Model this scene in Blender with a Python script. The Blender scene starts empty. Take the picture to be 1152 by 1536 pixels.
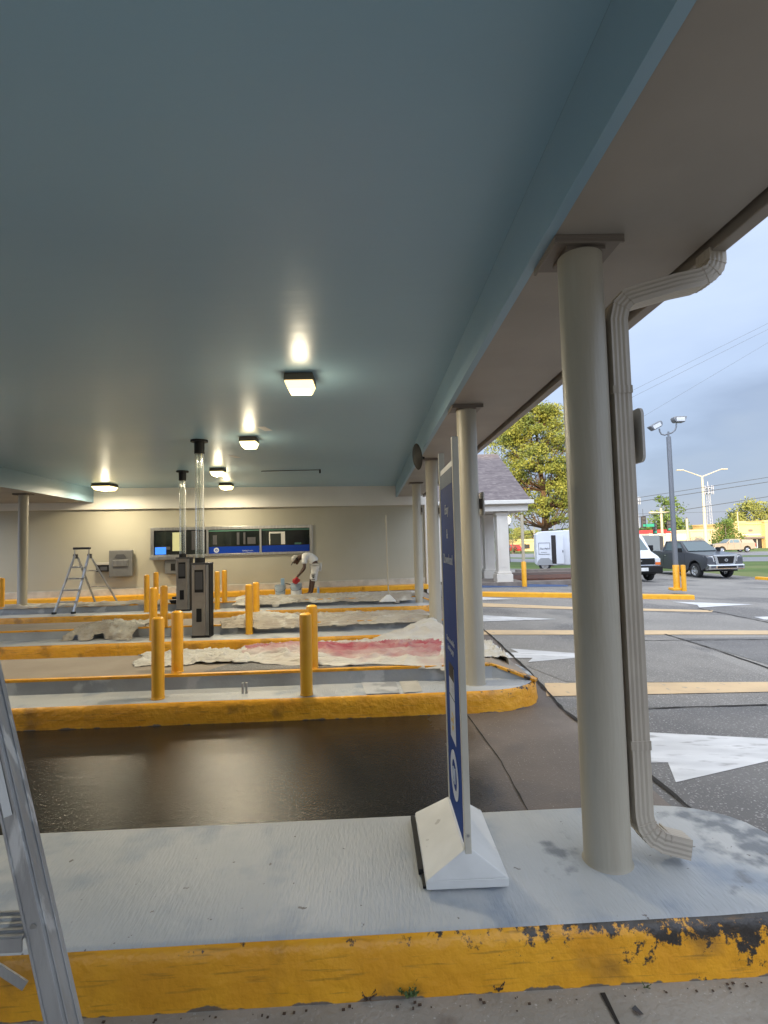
import bpy, bmesh, math, random
import numpy as np
from mathutils import Vector, Matrix, noise
R = math.radians
sc = bpy.context.scene
COL = sc.collection
# ---------------------------------------------------------------- camera
F = 780.0
def _n(v):
    return Vector(v).normalized()
Yd = _n(((556-576)/F, (768-812)/F, -1.0))
_a, _b = -0.025, 1.0
Ud = _n((_a, _b, -(_a*Yd[0]+_b*Yd[1])/Yd[2]))
Xd = Yd.cross(Ud)
CR = Matrix((Xd, Yd, Ud))
CP = Vector((0, 0, 1.65))
cam = bpy.data.cameras.new('camera')
cam.sensor_fit = 'HORIZONTAL'; cam.sensor_width = 36; cam.lens = 36*F/1152
cam.clip_start = 0.05; cam.clip_end = 5000
co = bpy.data.objects.new('camera', cam); COL.objects.link(co)
co.matrix_world = Matrix.Translation(CP) @ CR.to_4x4()
sc.camera = co
def ray(u, v): return CR @ Vector(((u-576)/F, (768-v)/F, -1.0))
def g(x):
    if x < 1.5: return 0.0
    if x < 18: return -0.045*(x-1.5)
    return -0.7425-0.016*min(x-18, 60)
def atz(u, v, z=0.0):
    d = ray(u, v); return CP+d*((z-1.65)/d.z)
def atg(u, v):
    z = 0
    for _ in range(25):
        p = atz(u, v, z); z = 0.5*z+0.5*g(p.x)
    return p
def aty(u, v, y):
    d = ray(u, v); return CP+d*(y/d.y)
# ---------------------------------------------------------------- world, sun, exposure
SUN_EL, SUN_AZ = 8.0, R(180+22)      # the sun is low, behind the camera and a little to its left
sdir = Vector((math.sin(SUN_AZ)*math.cos(R(SUN_EL)), math.cos(SUN_AZ)*math.cos(R(SUN_EL)), math.sin(R(SUN_EL))))
w = bpy.data.worlds.new('World'); sc.world = w; w.use_nodes = True
nt = w.node_tree; N = nt.nodes; L = nt.links; N.clear()
def nd(t, **k):
    n = N.new(t)
    for a, v in k.items(): setattr(n, a, v)
    return n
out = nd('ShaderNodeOutputWorld'); bg = nd('ShaderNodeBackground'); bg.inputs[1].default_value = 0.12
sky = nd('ShaderNodeTexSky', sky_type='NISHITA', sun_disc=False); sky.sun_elevation = R(SUN_EL); sky.sun_rotation = SUN_AZ
tc = nd('ShaderNodeTexCoord'); sep = nd('ShaderNodeSeparateXYZ'); L.new(tc.outputs['Generated'], sep.inputs[0])
mp = nd('ShaderNodeMapping'); mp.inputs['Scale'].default_value = (1.0, 1.0, 3.2); L.new(tc.outputs['Generated'], mp.inputs[0])
nz = nd('ShaderNodeTexNoise'); nz.inputs['Scale'].default_value = 2.3; nz.inputs['Detail'].default_value = 5; nz.inputs['Roughness'].default_value = 0.5
L.new(mp.outputs[0], nz.inputs['Vector'])
# cloud colour: slate near the horizon, paler higher up
cr = nd('ShaderNodeValToRGB')
els = cr.color_ramp.elements
els[0].position = 0.0; els[0].color = (0.36, 0.42, 0.54, 1)
els[1].position = 0.75; els[1].color = (.9, .92, .97, 1)
for p, c in ((0.10, (0.29, 0.36, 0.52, 1)), (0.21, (0.42, 0.52, 0.72, 1)), (0.42, (0.56, 0.66, 0.86, 1))):
    e = els.new(p); e.color = c
ad = nd('ShaderNodeMath', operation='MULTIPLY_ADD'); ad.inputs[1].default_value = 0.5; ad.inputs[2].default_value = -0.25
L.new(nz.outputs[0], ad.inputs[0])
ad2 = nd('ShaderNodeMath', operation='ADD'); L.new(ad.outputs[0], ad2.inputs[0]); L.new(sep.outputs['Z'], ad2.inputs[1])
L.new(ad2.outputs[0], cr.inputs[0])
# sky towards the sun (behind the camera) is brighter
dt = nd('ShaderNodeVectorMath', operation='DOT_PRODUCT'); L.new(tc.outputs['Generated'], dt.inputs[0]); dt.inputs[1].default_value = sdir
mr = nd('ShaderNodeMapRange'); mr.inputs[1].default_value = -0.1; mr.inputs[2].default_value = 1.0; mr.inputs[3].default_value = 6.2; mr.inputs[4].default_value = 26.0
L.new(dt.outputs['Value'], mr.inputs[0])
vm = nd('ShaderNodeVectorMath', operation='SCALE'); L.new(cr.outputs[0], vm.inputs[0]); L.new(mr.outputs[0], vm.inputs['Scale'])
mx = nd('ShaderNodeMix', data_type='RGBA'); mx.inputs[0].default_value = 0.88
L.new(sky.outputs[0], mx.inputs[6]); L.new(vm.outputs[0], mx.inputs[7]); L.new(mx.outputs[2], bg.inputs[0]); L.new(bg.outputs[0], out.inputs[0])
sl = bpy.data.lights.new('sun', 'SUN'); sl.energy = 5.0; sl.angle = R(0.6); sl.color = (1.0, 0.80, 0.50)
so = bpy.data.objects.new('sun', sl); COL.objects.link(so); so.rotation_euler = sdir.to_track_quat('Z', 'Y').to_euler()
so.location = (0, -20, 30)
sc.view_settings.view_transform = 'Standard'; sc.view_settings.look = 'None'; sc.view_settings.gamma = 1
sc.view_settings.exposure = 0.85
LAMP_W = 36.0
# ---------------------------------------------------------------- materials
M = {}
def mat(name, c, c2=None, sc1=4.0, rough=0.6, bump=0.0, bsc=60.0, st=(1, 1, 1), lo=0.35, hi=0.65, metal=0.0, c3=None, sc3=2.0, lo3=0.55, hi3=0.62,
        emit=0, emc=None, r2=None, spec=0.5, trans=0, coat=0, speck=None, bst=None, bdist=.01):
    m = bpy.data.materials.new(name); m.use_nodes = True; M[name] = m
    t = m.node_tree; B = t.nodes['Principled BSDF']; lk = t.links.new
    B.inputs['Base Color'].default_value = (*c, 1); B.inputs['Roughness'].default_value = rough; B.inputs['Metallic'].default_value = metal
    B.inputs['Specular IOR Level'].default_value = spec; B.inputs['Coat Weight'].default_value = coat; B.inputs['Transmission Weight'].default_value = trans
    if emit:
        B.inputs['Emission Color'].default_value = (*(emc or c), 1); B.inputs['Emission Strength'].default_value = emit
    tcn = t.nodes.new('ShaderNodeTexCoord'); mpn = t.nodes.new('ShaderNodeMapping'); mpn.inputs['Scale'].default_value = st
    lk(tcn.outputs['Object'], mpn.inputs[0])
    def noi(s, d=4, vec=None):
        n = t.nodes.new('ShaderNodeTexNoise'); n.inputs['Scale'].default_value = s; n.inputs['Detail'].default_value = d
        lk((vec or mpn).outputs[0], n.inputs['Vector']); return n
    def ramp(n, a, b, o='Fac'):
        r = t.nodes.new('ShaderNodeMapRange'); r.inputs[1].default_value = a; r.inputs[2].default_value = b; r.interpolation_type = 'SMOOTHSTEP'
        lk(n.outputs[o], r.inputs[0]); return r
    cur = None
    def mixc(fac, col):
        nonlocal cur
        q = t.nodes.new('ShaderNodeMix'); q.data_type = 'RGBA'
        lk(fac, q.inputs[0])
        if cur is None: q.inputs[6].default_value = (*c, 1)
        else: lk(cur, q.inputs[6])
        q.inputs[7].default_value = (*col, 1); cur = q.outputs[2]; return q
    if c2:
        r = ramp(noi(sc1, 6), lo, hi); mixc(r.outputs[0], c2)
        if r2 is not None:
            rr = t.nodes.new('ShaderNodeMapRange'); rr.inputs[3].default_value = rough; rr.inputs[4].default_value = r2
            lk(r.outputs[0], rr.inputs[0]); lk(rr.outputs[0], B.inputs['Roughness'])
    if c3:
        r = ramp(noi(sc3, 8), lo3, hi3); mixc(r.outputs[0], c3)
    if speck:
        r = ramp(noi(speck[1], 2), speck[2], speck[3]); mixc(r.outputs[0], speck[0])
    if cur: lk(cur, B.inputs['Base Color'])
    if bump:
        bn = t.nodes.new('ShaderNodeBump'); bn.inputs['Strength'].default_value = bump; bn.inputs['Distance'].default_value = bdist
        if bst:
            m2 = t.nodes.new('ShaderNodeMapping'); m2.inputs['Scale'].default_value = bst; lk(tcn.outputs['Object'], m2.inputs[0])
            lk(noi(bsc, 4, m2).outputs['Fac'], bn.inputs['Height'])
        else: lk(noi(bsc, 4).outputs['Fac'], bn.inputs['Height'])
        lk(bn.outputs[0], B.inputs['Normal'])
    m['B'] = 1
    return m
mat('ceiling_blue', (.25, .41, .52), (.27, .435, .54), 0.6, rough=.30, r2=.37, bump=.2, bsc=3.2, bst=(.35, 2.4, 1), spec=.6)
mat('beam_blue', (.20, .32, .40), (.22, .34, .42), 1.0, rough=.42)
mat('soffit_tan', (.30, .27, .23), (.26, .235, .20), 1.3, rough=.55)
mat('trim_brown', (.15, .125, .10), rough=.5)
mat('gutter_tan', (.24, .21, .17), (.21, .18, .15), 3, rough=.45)
mat('column_tan', (.38, .35, .275), (.345, .315, .245), 2.0, rough=.42, bump=.2, bsc=22, st=(3, 3, .35), c3=(.28, .25, .19), sc3=2.4, lo3=.58, hi3=.85)
mat('pipe_tan', (.43, .385, .31), (.39, .345, .28), 3, rough=.45)
mat('wall_beige', (.41, .39, .31), (.39, .37, .29), 1.0, rough=.8, bump=.15, bsc=90)
mat('fascia_cream', (.68, .66, .60), (.65, .63, .57), 1.2, rough=.7)
mat('plinth_white', (.52, .50, .44), (.40, .38, .33), 4, rough=.8)
mat('island_paint', (.50, .52, .52), (.43, .455, .47), 1.6, rough=.55, bump=.35, bsc=26, bst=(6, .7, 1), c3=(.30, .345, .40), sc3=1.9, lo3=.57, hi3=.72, speck=(.18, 60, .70, .74))if 0 else None
def paintmat():
    m = mat('island_paint', (.46, .47, .465), (.38, .40, .41), 1.4, rough=.5, bump=.5, bsc=14, bst=(6, 1.1, 1), c3=(.27, .31, .36), sc3=3.4, lo3=.5, hi3=.72)
    t = m.node_tree; lk = t.links.new; B = t.nodes['Principled BSDF']; q0 = B.inputs['Base Color'].links[0].from_socket
    tcn = [n for n in t.nodes if n.type == 'TEX_COORD'][0]; s = t.nodes.new('ShaderNodeSeparateXYZ'); lk(tcn.outputs['Object'], s.inputs[0])
    n = t.nodes.new('ShaderNodeTexNoise'); n.inputs['Scale'].default_value = 9; n.inputs['Detail'].default_value = 9; lk(tcn.outputs['Object'], n.inputs[0])
    # the rounded nose of each island has lost its paint down to bare grey
    a = t.nodes.new('ShaderNodeMapRange'); a.inputs[1].default_value = 1.05; a.inputs[2].default_value = 1.75; a.inputs[3].default_value = -.28; a.inputs[4].default_value = .16
    lk(s.outputs['X'], a.inputs[0]); # and a worn spot on the near island between the sign and the column
    dv = t.nodes.new('ShaderNodeVectorMath'); dv.operation = 'DISTANCE'; lk(tcn.outputs['Object'], dv.inputs[0]); dv.inputs[1].default_value = (.83, 2.45, .21)
    dm = t.nodes.new('ShaderNodeMapRange'); dm.inputs[1].default_value = 0; dm.inputs[2].default_value = .32; dm.inputs[3].default_value = .13; dm.inputs[4].default_value = -.3; lk(dv.outputs['Value'], dm.inputs[0])
    mxx = t.nodes.new('ShaderNodeMath'); mxx.operation = 'MAXIMUM'; lk(a.outputs[0], mxx.inputs[0]); lk(dm.outputs[0], mxx.inputs[1])
    ad = t.nodes.new('ShaderNodeMath'); ad.operation = 'ADD'; lk(mxx.outputs[0], ad.inputs[0]); lk(n.outputs['Fac'], ad.inputs[1])
    r = t.nodes.new('ShaderNodeMapRange'); r.inputs[1].default_value = .52; r.inputs[2].default_value = .70; lk(ad.outputs[0], r.inputs[0])
    q = t.nodes.new('ShaderNodeMix'); q.data_type = 'RGBA'; lk(r.outputs[0], q.inputs[0]); lk(q0, q.inputs[6]); q.inputs[7].default_value = (.17, .185, .20, 1)
    # small dark scuffs
    v = t.nodes.new('ShaderNodeTexNoise'); v.inputs['Scale'].default_value = 22; v.inputs['Detail'].default_value = 3; lk(tcn.outputs['Object'], v.inputs[0])
    r2 = t.nodes.new('ShaderNodeMapRange'); r2.inputs[1].default_value = .725; r2.inputs[2].default_value = .75; lk(v.outputs['Fac'], r2.inputs[0])
    q2 = t.nodes.new('ShaderNodeMix'); q2.data_type = 'RGBA'; lk(r2.outputs[0], q2.inputs[0]); lk(q.outputs[2], q2.inputs[6]); q2.inputs[7].default_value = (.16, .15, .14, 1)
    lk(q2.outputs[2], B.inputs['Base Color'])
paintmat()
def kerbmat():
    m = mat('kerb_yellow', (.78, .37, .018), (.68, .30, .013), 3.0, rough=.42, bump=.7, bsc=14, c3=(.40, .19, .02), sc3=4, lo3=.54, hi3=.72)
    for n_ in m.node_tree.nodes:
        if n_.type == 'BUMP': n_.inputs['Distance'].default_value = .022
    t = m.node_tree; lk = t.links.new; B = t.nodes['Principled BSDF']; q0 = B.inputs['Base Color'].links[0].from_socket
    tcn = [n for n in t.nodes if n.type == 'TEX_COORD'][0]; s = t.nodes.new('ShaderNodeSeparateXYZ'); lk(tcn.outputs['Object'], s.inputs[0])
    n = t.nodes.new('ShaderNodeTexNoise'); n.inputs['Scale'].default_value = 17; n.inputs['Detail'].default_value = 12; n.inputs['Roughness'].default_value = .72; lk(tcn.outputs['Object'], n.inputs[0])
    a = t.nodes.new('ShaderNodeMapRange'); a.inputs[1].default_value = .0; a.inputs[2].default_value = 1.5; a.inputs[3].default_value = -.19; a.inputs[4].default_value = .07
    lk(s.outputs['X'], a.inputs[0])
    z = t.nodes.new('ShaderNodeMapRange'); z.inputs[1].default_value = .06; z.inputs[2].default_value = .2; z.inputs[3].default_value = -.14; z.inputs[4].default_value = .08
    lk(s.outputs['Z'], z.inputs[0])
    # only the kerb nearest the car lane at the front is scraped down to black
    y = t.nodes.new('ShaderNodeMapRange'); y.inputs[1].default_value = 2.2; y.inputs[2].default_value = 4.0; y.inputs[3].default_value = 0; y.inputs[4].default_value = -.16
    lk(s.outputs['Y'], y.inputs[0])
    p = n.outputs['Fac']
    for k in (a, z, y):
        ad = t.nodes.new('ShaderNodeMath'); ad.operation = 'ADD'; lk(p, ad.inputs[0]); lk(k.outputs[0], ad.inputs[1]); p = ad.outputs[0]
    r = t.nodes.new('ShaderNodeMapRange'); r.inputs[1].default_value = .475; r.inputs[2].default_value = .52; lk(p, r.inputs[0])
    q = t.nodes.new('ShaderNodeMix'); q.data_type = 'RGBA'; lk(r.outputs[0], q.inputs[0]); lk(q0, q.inputs[6]); q.inputs[7].default_value = (.035, .03, .025, 1)
    # paint broken away along the very foot of the kerb, and grime just under the rounded edge
    f = t.nodes.new('ShaderNodeMapRange'); f.inputs[1].default_value = .01; f.inputs[2].default_value = .045; f.inputs[3].default_value = .16; f.inputs[4].default_value = -.3; lk(s.outputs['Z'], f.inputs[0])
    n2 = t.nodes.new('ShaderNodeTexNoise'); n2.inputs['Scale'].default_value = 8; n2.inputs['Detail'].default_value = 10; lk(tcn.outputs['Object'], n2.inputs[0])
    ad = t.nodes.new('ShaderNodeMath'); ad.operation = 'ADD'; lk(n2.outputs['Fac'], ad.inputs[0]); lk(f.outputs[0], ad.inputs[1])
    r3 = t.nodes.new('ShaderNodeMapRange'); r3.inputs[1].default_value = .65; r3.inputs[2].default_value = .69; lk(ad.outputs[0], r3.inputs[0])
    q3 = t.nodes.new('ShaderNodeMix'); q3.data_type = 'RGBA'; lk(r3.outputs[0], q3.inputs[0]); lk(q.outputs[2], q3.inputs[6]); q3.inputs[7].default_value = (.16, .13, .10, 1)
    mp2 = t.nodes.new('ShaderNodeMapping'); mp2.inputs['Scale'].default_value = (2.2, 2, 30); lk(tcn.outputs['Object'], mp2.inputs[0])
    n3 = t.nodes.new('ShaderNodeTexNoise'); n3.inputs['Scale'].default_value = 2.5; n3.inputs['Detail'].default_value = 8; lk(mp2.outputs[0], n3.inputs[0])
    r4 = t.nodes.new('ShaderNodeMapRange'); r4.inputs[1].default_value = .58; r4.inputs[2].default_value = .72; r4.inputs[4].default_value = .55; lk(n3.outputs['Fac'], r4.inputs[0])
    q4 = t.nodes.new('ShaderNodeMix'); q4.data_type = 'RGBA'; lk(r4.outputs[0], q4.inputs[0]); lk(q3.outputs[2], q4.inputs[6]); q4.inputs[7].default_value = (.20, .10, .02, 1)
    lk(q4.outputs[2], B.inputs['Base Color'])
kerbmat()
mat('bollard_yellow', (.82, .41, .022), (.76, .36, .018), 6, rough=.38, bump=.08, bsc=20, c3=(.45, .19, .01), sc3=4, lo3=.62, hi3=.75)
mat('riser_grey', (.36, .38, .39), (.27, .28, .285), 1.5, rough=.7, bump=.3, bsc=30, c3=(.45, .46, .46), sc3=2, lo3=.55, hi3=.6)
mat('platform_concrete', (.30, .255, .205), (.25, .21, .17), 2, rough=.75, bump=.3, bsc=40, speck=(.12, 30, .68, .72)) if 0 else mat('platform_concrete', (.30, .255, .205), (.25, .21, .17), 2, rough=.75, bump=.3, bsc=40)
mat('front_concrete', (.34, .315, .27), (.27, .25, .21), 2.2, rough=.8, bump=.5, bsc=50, c3=(.20, .17, .14), sc3=3.1, lo3=.58, hi3=.7, speck=((.42, .40, .36), 80, .66, .72))
mat('asphalt', (.20, .192, .18), (.25, .24, .222), .6, rough=.8, bump=.6, bsc=70, c3=(.13, .127, .125), sc3=.35, lo3=.5, hi3=.6, speck=((.40, .385, .36), 62, .56, .66))
mat('asphalt_dark', (.13, .128, .127), (.165, .162, .158), 1.2, rough=.75, bump=.7, bsc=80, speck=((.33, .325, .32), 62, .58, .68))
mat('asphalt_pale', (.22, .21, .195), (.18, .173, .162), 1.5, rough=.8, bump=.6, bsc=70, speck=((.38, .365, .34), 62, .56, .66))
mat('road', (.17, .18, .20), (.21, .215, .23), .2, rough=.7)
mat('grass', (.10, .155, .03), (.07, .115, .02), .5, rough=.9, bump=1, bsc=12, c3=(.14, .17, .05), sc3=.15)
mat('line_cream', (.62, .46, .27), (.54, .40, .24), 2, rough=.7, bump=.3, bsc=60, c3=(.40, .33, .24), sc3=9, lo3=.62, hi3=.7)
mat('line_white', (.66, .67, .68), (.52, .53, .54), 2.5, rough=.65, bump=.3, bsc=60, st=(.6, 2, 1), c3=(.30, .30, .30), sc3=7, lo3=.55, hi3=.75)
mat('paint_blue', (.03, .08, .22), (.05, .10, .22), 2, rough=.6)
mat('crack', (.018, .015, .012), rough=.9)
mat('steel', (.42, .42, .41), (.34, .34, .33), 3, rough=.35, metal=.85, st=(8, 1, 1))
mat('alu', (.46, .455, .44), (.34, .335, .325), 9, rough=.45, metal=.6, st=(1, 1, .12), bump=.25, bsc=60, c3=(.60, .60, .58), sc3=18, lo3=.58, hi3=.66)
mat('kiosk_steel', (.36, .33, .29), (.30, .27, .24), 3, rough=.4, metal=.6)
mat('black', (.012, .012, .012), rough=.55, spec=.25)
mat('rubber', (.02, .02, .02), rough=.8)
mat('dark_grey', (.06, .06, .065), rough=.5)
mat('grey_box', (.19, .19, .185), (.16, .16, .155), 4, rough=.45, metal=.3)
mat('white_paint', (.72, .72, .69), (.64, .64, .61), 5, rough=.45, c3=(.45, .44, .41), sc3=12, lo3=.68, hi3=.74)
mat('sign_edge', (.56, .53, .44), (.50, .47, .39), 4, rough=.5)
mat('sign_blue', (.010, .04, .17), (.014, .055, .23), 1.5, rough=.7, spec=.15)
mat('sign_top', (.10, .15, .20), (.07, .11, .17), 2, rough=.6, spec=.2)
mat('sign_print', (.48, .51, .56), rough=.6)
mat('plate_grey', (.55, .53, .49), (.48, .46, .43), 4, rough=.5)
mat('sign_yellow', (.62, .42, .07), rough=.5)
mat('window_blue', (.006, .04, .30), rough=.15)
mat('glass_dark', (.008, .010, .010), (.02, .026, .022), 1.2, rough=.05, spec=.8)
mat('room_dark', (.02, .025, .022), rough=.8)
mat('room_light', (.42, .42, .22), rough=.8, emit=.25)
mat('screen', (.03, .12, .5), rough=.3, emit=1.0, emc=(.03, .15, .6))
mat('green_strip', (.05, .14, .10), rough=.5)
def glassmat():
    m = bpy.data.materials.new('tube_glass'); m.use_nodes = True; M['tube_glass'] = m; t = m.node_tree; t.nodes.remove(t.nodes['Principled BSDF'])
    g1 = t.nodes.new('ShaderNodeBsdfGlossy'); g1.inputs['Roughness'].default_value = .12; g1.inputs['Color'].default_value = (.9, .92, .88, 1)
    tr = t.nodes.new('ShaderNodeBsdfTransparent'); tr.inputs[0].default_value = (.93, .94, .92, 1)
    df = t.nodes.new('ShaderNodeBsdfDiffuse'); df.inputs[0].default_value = (.6, .6, .55, 1)
    lw = t.nodes.new('ShaderNodeLayerWeight'); lw.inputs[0].default_value = .55
    a = t.nodes.new('ShaderNodeMixShader'); b = t.nodes.new('ShaderNodeMixShader'); a.inputs[0].default_value = .5
    t.links.new(g1.outputs[0], a.inputs[1]); t.links.new(df.outputs[0], a.inputs[2])
    t.links.new(lw.outputs['Facing'], b.inputs[0]); t.links.new(tr.outputs[0], b.inputs[1]); t.links.new(a.outputs[0], b.inputs[2])
    t.links.new(b.outputs[0], t.nodes['Material Output'].inputs[0])
glassmat()
mat('housing_brown', (.12, .10, .07), rough=.5)
mat('lens_warm', (.9, .75, .45), rough=.4, emit=1.3, emc=(1, .72, .34))
mat('lens_white', (.9, .9, .7), rough=.4, emit=2.6, emc=(1, .80, .32))
mat('bulb', (1, .9, .6), rough=.4, emit=45, emc=(1, .85, .5))
mat('cloth', (.44, .405, .34), (.35, .31, .255), 2.2, rough=.9, bump=1, bsc=2.4, bst=(1.2, 5, 5), bdist=.05, c3=(.54, .52, .46), sc3=1.6)
mat('cloth_white', (.54, .53, .49), (.50, .48, .43), 2.6, rough=.9, bump=1, bsc=2.4, bst=(1.2, 5, 5), bdist=.05)
def redcloth():
    m = mat('cloth_red', (.54, .53, .49), (.50, .47, .42), 2.6, rough=.9, bump=1, bsc=2.4, bst=(1.2, 5, 5), bdist=.05)
    t = m.node_tree; lk = t.links.new; B = t.nodes['Principled BSDF']; q0 = B.inputs['Base Color'].links[0].from_socket
    at = t.nodes.new('ShaderNodeAttribute'); at.attribute_name = 'stain'
    tcn = [n for n in t.nodes if n.type == 'TEX_COORD'][0]
    n = t.nodes.new('ShaderNodeTexNoise'); n.inputs['Scale'].default_value = 3.5; n.inputs['Detail'].default_value = 7; lk(tcn.outputs['Object'], n.inputs[0])
    ad = t.nodes.new('ShaderNodeMath'); ad.operation = 'ADD'; lk(at.outputs['Fac'], ad.inputs[0]); lk(n.outputs['Fac'], ad.inputs[1])
    r = t.nodes.new('ShaderNodeMapRange'); r.inputs[1].default_value = .85; r.inputs[2].default_value = 1.45; lk(ad.outputs[0], r.inputs[0])
    q = t.nodes.new('ShaderNodeMix'); q.data_type = 'RGBA'; lk(r.outputs[0], q.inputs[0]); lk(q0, q.inputs[6]); q.inputs[7].default_value = (.33, .07, .095, 1)
    lk(q.outputs[2], B.inputs['Base Color'])
redcloth()
mat('skin', (.075, .036, .022), (.065, .03, .018), 8, rough=.5)
mat('shirt', (.80, .80, .78), (.74, .73, .70), 7, rough=.9)
mat('shorts', (.78, .77, .74), (.68, .67, .63), 9, rough=.9)
mat('glove_red', (.42, .02, .025), rough=.7)
mat('shoe', (.30, .27, .24), (.2, .18, .16), 8, rough=.8)
mat('bucket', (.40, .47, .52), (.34, .41, .46), 5, rough=.35)
mat('pale_blue', (.30, .45, .60), rough=.5)
mat('shingle', (.17, .145, .145), (.125, .105, .11), 3, rough=.9, st=(.6, .6, 5), bump=.6, bsc=8, c3=(.22, .19, .185), sc3=7, lo3=.55, hi3=.6)
mat('portico_white', (.70, .66, .59), (.65, .61, .54), 2, rough=.6)
mat('bark', (.12, .065, .035), (.07, .045, .03), 5, rough=.95, bump=1, bsc=9)
mat('bark_grey', (.16, .13, .10), (.11, .09, .07), 5, rough=.95)
mat('pine_leaf', (.22, .22, .028), (.10, .13, .018), .9, rough=.7)
mat('leaf_green', (.105, .16, .025), (.07, .12, .018), .8, rough=.7)
mat('leaf_dark', (.07, .10, .03), (.05, .08, .02), .6, rough=.8)
mat('leaf_olive', (.25, .25, .06), (.17, .19, .04), .6, rough=.8)
mat('truck_paint', (.085, .092, .105), (.095, .10, .11), .5, rough=.28, metal=.5, coat=.6)
mat('chrome', (.65, .66, .67), rough=.18, metal=1)
mat('van_white', (.68, .71, .75), rough=.3, coat=.5)
mat('auto_glass', (.10, .14, .155), rough=.06, spec=.9)
mat('headlight', (.65, .66, .66), rough=.15)
mat('amber', (.75, .16, .02), rough=.3)
mat('tan_car', (.36, .29, .21), rough=.4, metal=.4)
mat('red_car', (.35, .02, .02), rough=.35)
mat('trailer_white', (.66, .68, .72), (.62, .64, .68), 1, rough=.4)
mat('trailer_grey', (.33, .34, .35), rough=.5, metal=.3)
mat('box_grey', (.30, .30, .29), rough=.6)
mat('box_brown', (.17, .13, .11), rough=.6)
mat('shop_yellow', (.62, .45, .20), (.55, .40, .18), .5, rough=.8)
mat('shop_tan', (.50, .40, .27), (.46, .37, .25), .5, rough=.8)
mat('shop_dark', (.025, .02, .018), rough=.4)
mat('roof_red', (.55, .04, .03), rough=.6)
mat('pole_grey', (.20, .21, .225), rough=.45, metal=.4)
mat('pole_pale', (.46, .41, .30), rough=.5)
mat('wood_pole', (.48, .40, .28), rough=.9)
mat('tower_white', (.36, .37, .42), rough=.6)
mat('wire', (.05, .055, .065), rough=.7)
mat('mulch', (.13, .055, .035), (.08, .04, .03), 3, rough=.95, bump=1, bsc=12)
mat('stone_edge', (.24, .21, .18), (.18, .15, .13), 3, rough=.9)
mat('brick', (.28, .20, .15), (.24, .17, .13), 1, rough=.9)
mat('lantern_glass', (.9, .9, .8), rough=.3, emit=.6)  # faint glow stands in for sunlight on the lantern glass
mat('street_green', (.02, .25, .16), rough=.5)
mat('weed', (.07, .11, .03), rough=.8)
mat('dry_leaf', (.07, .045, .03), rough=.9)
# wet / dry concrete of the drive lanes
def apronmat():
    m = mat('apron', (.150, .122, .10), (.115, .095, .078), 1.1, rough=.7, c3=(.19, .16, .135), sc3=.7, lo3=.52, hi3=.66, speck=((.30, .27, .23), 85, .66, .72))
    t = m.node_tree; lk = t.links.new; B = t.nodes['Principled BSDF']; q0 = B.inputs['Base Color'].links[0].from_socket
    tcn = [n for n in t.nodes if n.type == 'TEX_COORD'][0]; s = t.nodes.new('ShaderNodeSeparateXYZ'); lk(tcn.outputs['Object'], s.inputs[0])
    def noi(sv, d=4):
        n = t.nodes.new('ShaderNodeTexNoise'); n.inputs['Scale'].default_value = sv; n.inputs['Detail'].default_value = d; lk(tcn.outputs['Object'], n.inputs[0]); return n.outputs['Fac']
    def mrr(i, a, b, c=0, d=1):
        r = t.nodes.new('ShaderNodeMapRange'); r.inputs[1].default_value = a; r.inputs[2].default_value = b; r.inputs[3].default_value = c; r.inputs[4].default_value = d
        lk(i, r.inputs[0]); return r.outputs[0]
    def mth(op, a, b):
        r = t.nodes.new('ShaderNodeMath'); r.operation = op
        for k, x in enumerate((a, b)):
            if isinstance(x, (int, float)): r.inputs[k].default_value = x
            else: lk(x, r.inputs[k])
        return r.outputs[0]
    w = mrr(s.outputs['X'], .2, 1.6, .75, -.35)
    w = mth('ADD', w, mth('MULTIPLY', mth('SUBTRACT', noi(1.6, 5), .5), 1.3))
    w = mth('MULTIPLY', mrr(w, .0, .5), mrr(s.outputs['Y'], 2.2, 2.7))
    q = t.nodes.new('ShaderNodeMix'); q.data_type = 'RGBA'; lk(w, q.inputs[0]); lk(q0, q.inputs[6]); sk = t.nodes.new('ShaderNodeMix'); sk.data_type = 'RGBA'; lk(mrr(noi(100, 3), .58, .68), sk.inputs[0]); sk.inputs[6].default_value = (.012, .0105, .009, 1); sk.inputs[7].default_value = (.055, .048, .038, 1); lk(sk.outputs[2], q.inputs[7])
    lk(q.outputs[2], B.inputs['Base Color'])
    pud = mrr(noi(.8, 3), .25, .8, .28, .14)
    rr = t.nodes.new('ShaderNodeMix'); rr.data_type = 'FLOAT'; lk(w, rr.inputs[0]); rr.inputs[2].default_value = .55; lk(pud, rr.inputs[3]); lk(rr.outputs[0], B.inputs['Roughness'])
    bn = t.nodes.new('ShaderNodeBump'); bn.inputs['Distance'].default_value = .0055; bn.inputs['Strength'].default_value = .5
    B.inputs['Specular IOR Level'].default_value = .42
    lk(mth('ADD', noi(85, 4), mth('MULTIPLY', noi(14, 3), .4)), bn.inputs['Height']); lk(bn.outputs[0], B.inputs['Normal'])
apronmat()
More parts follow.
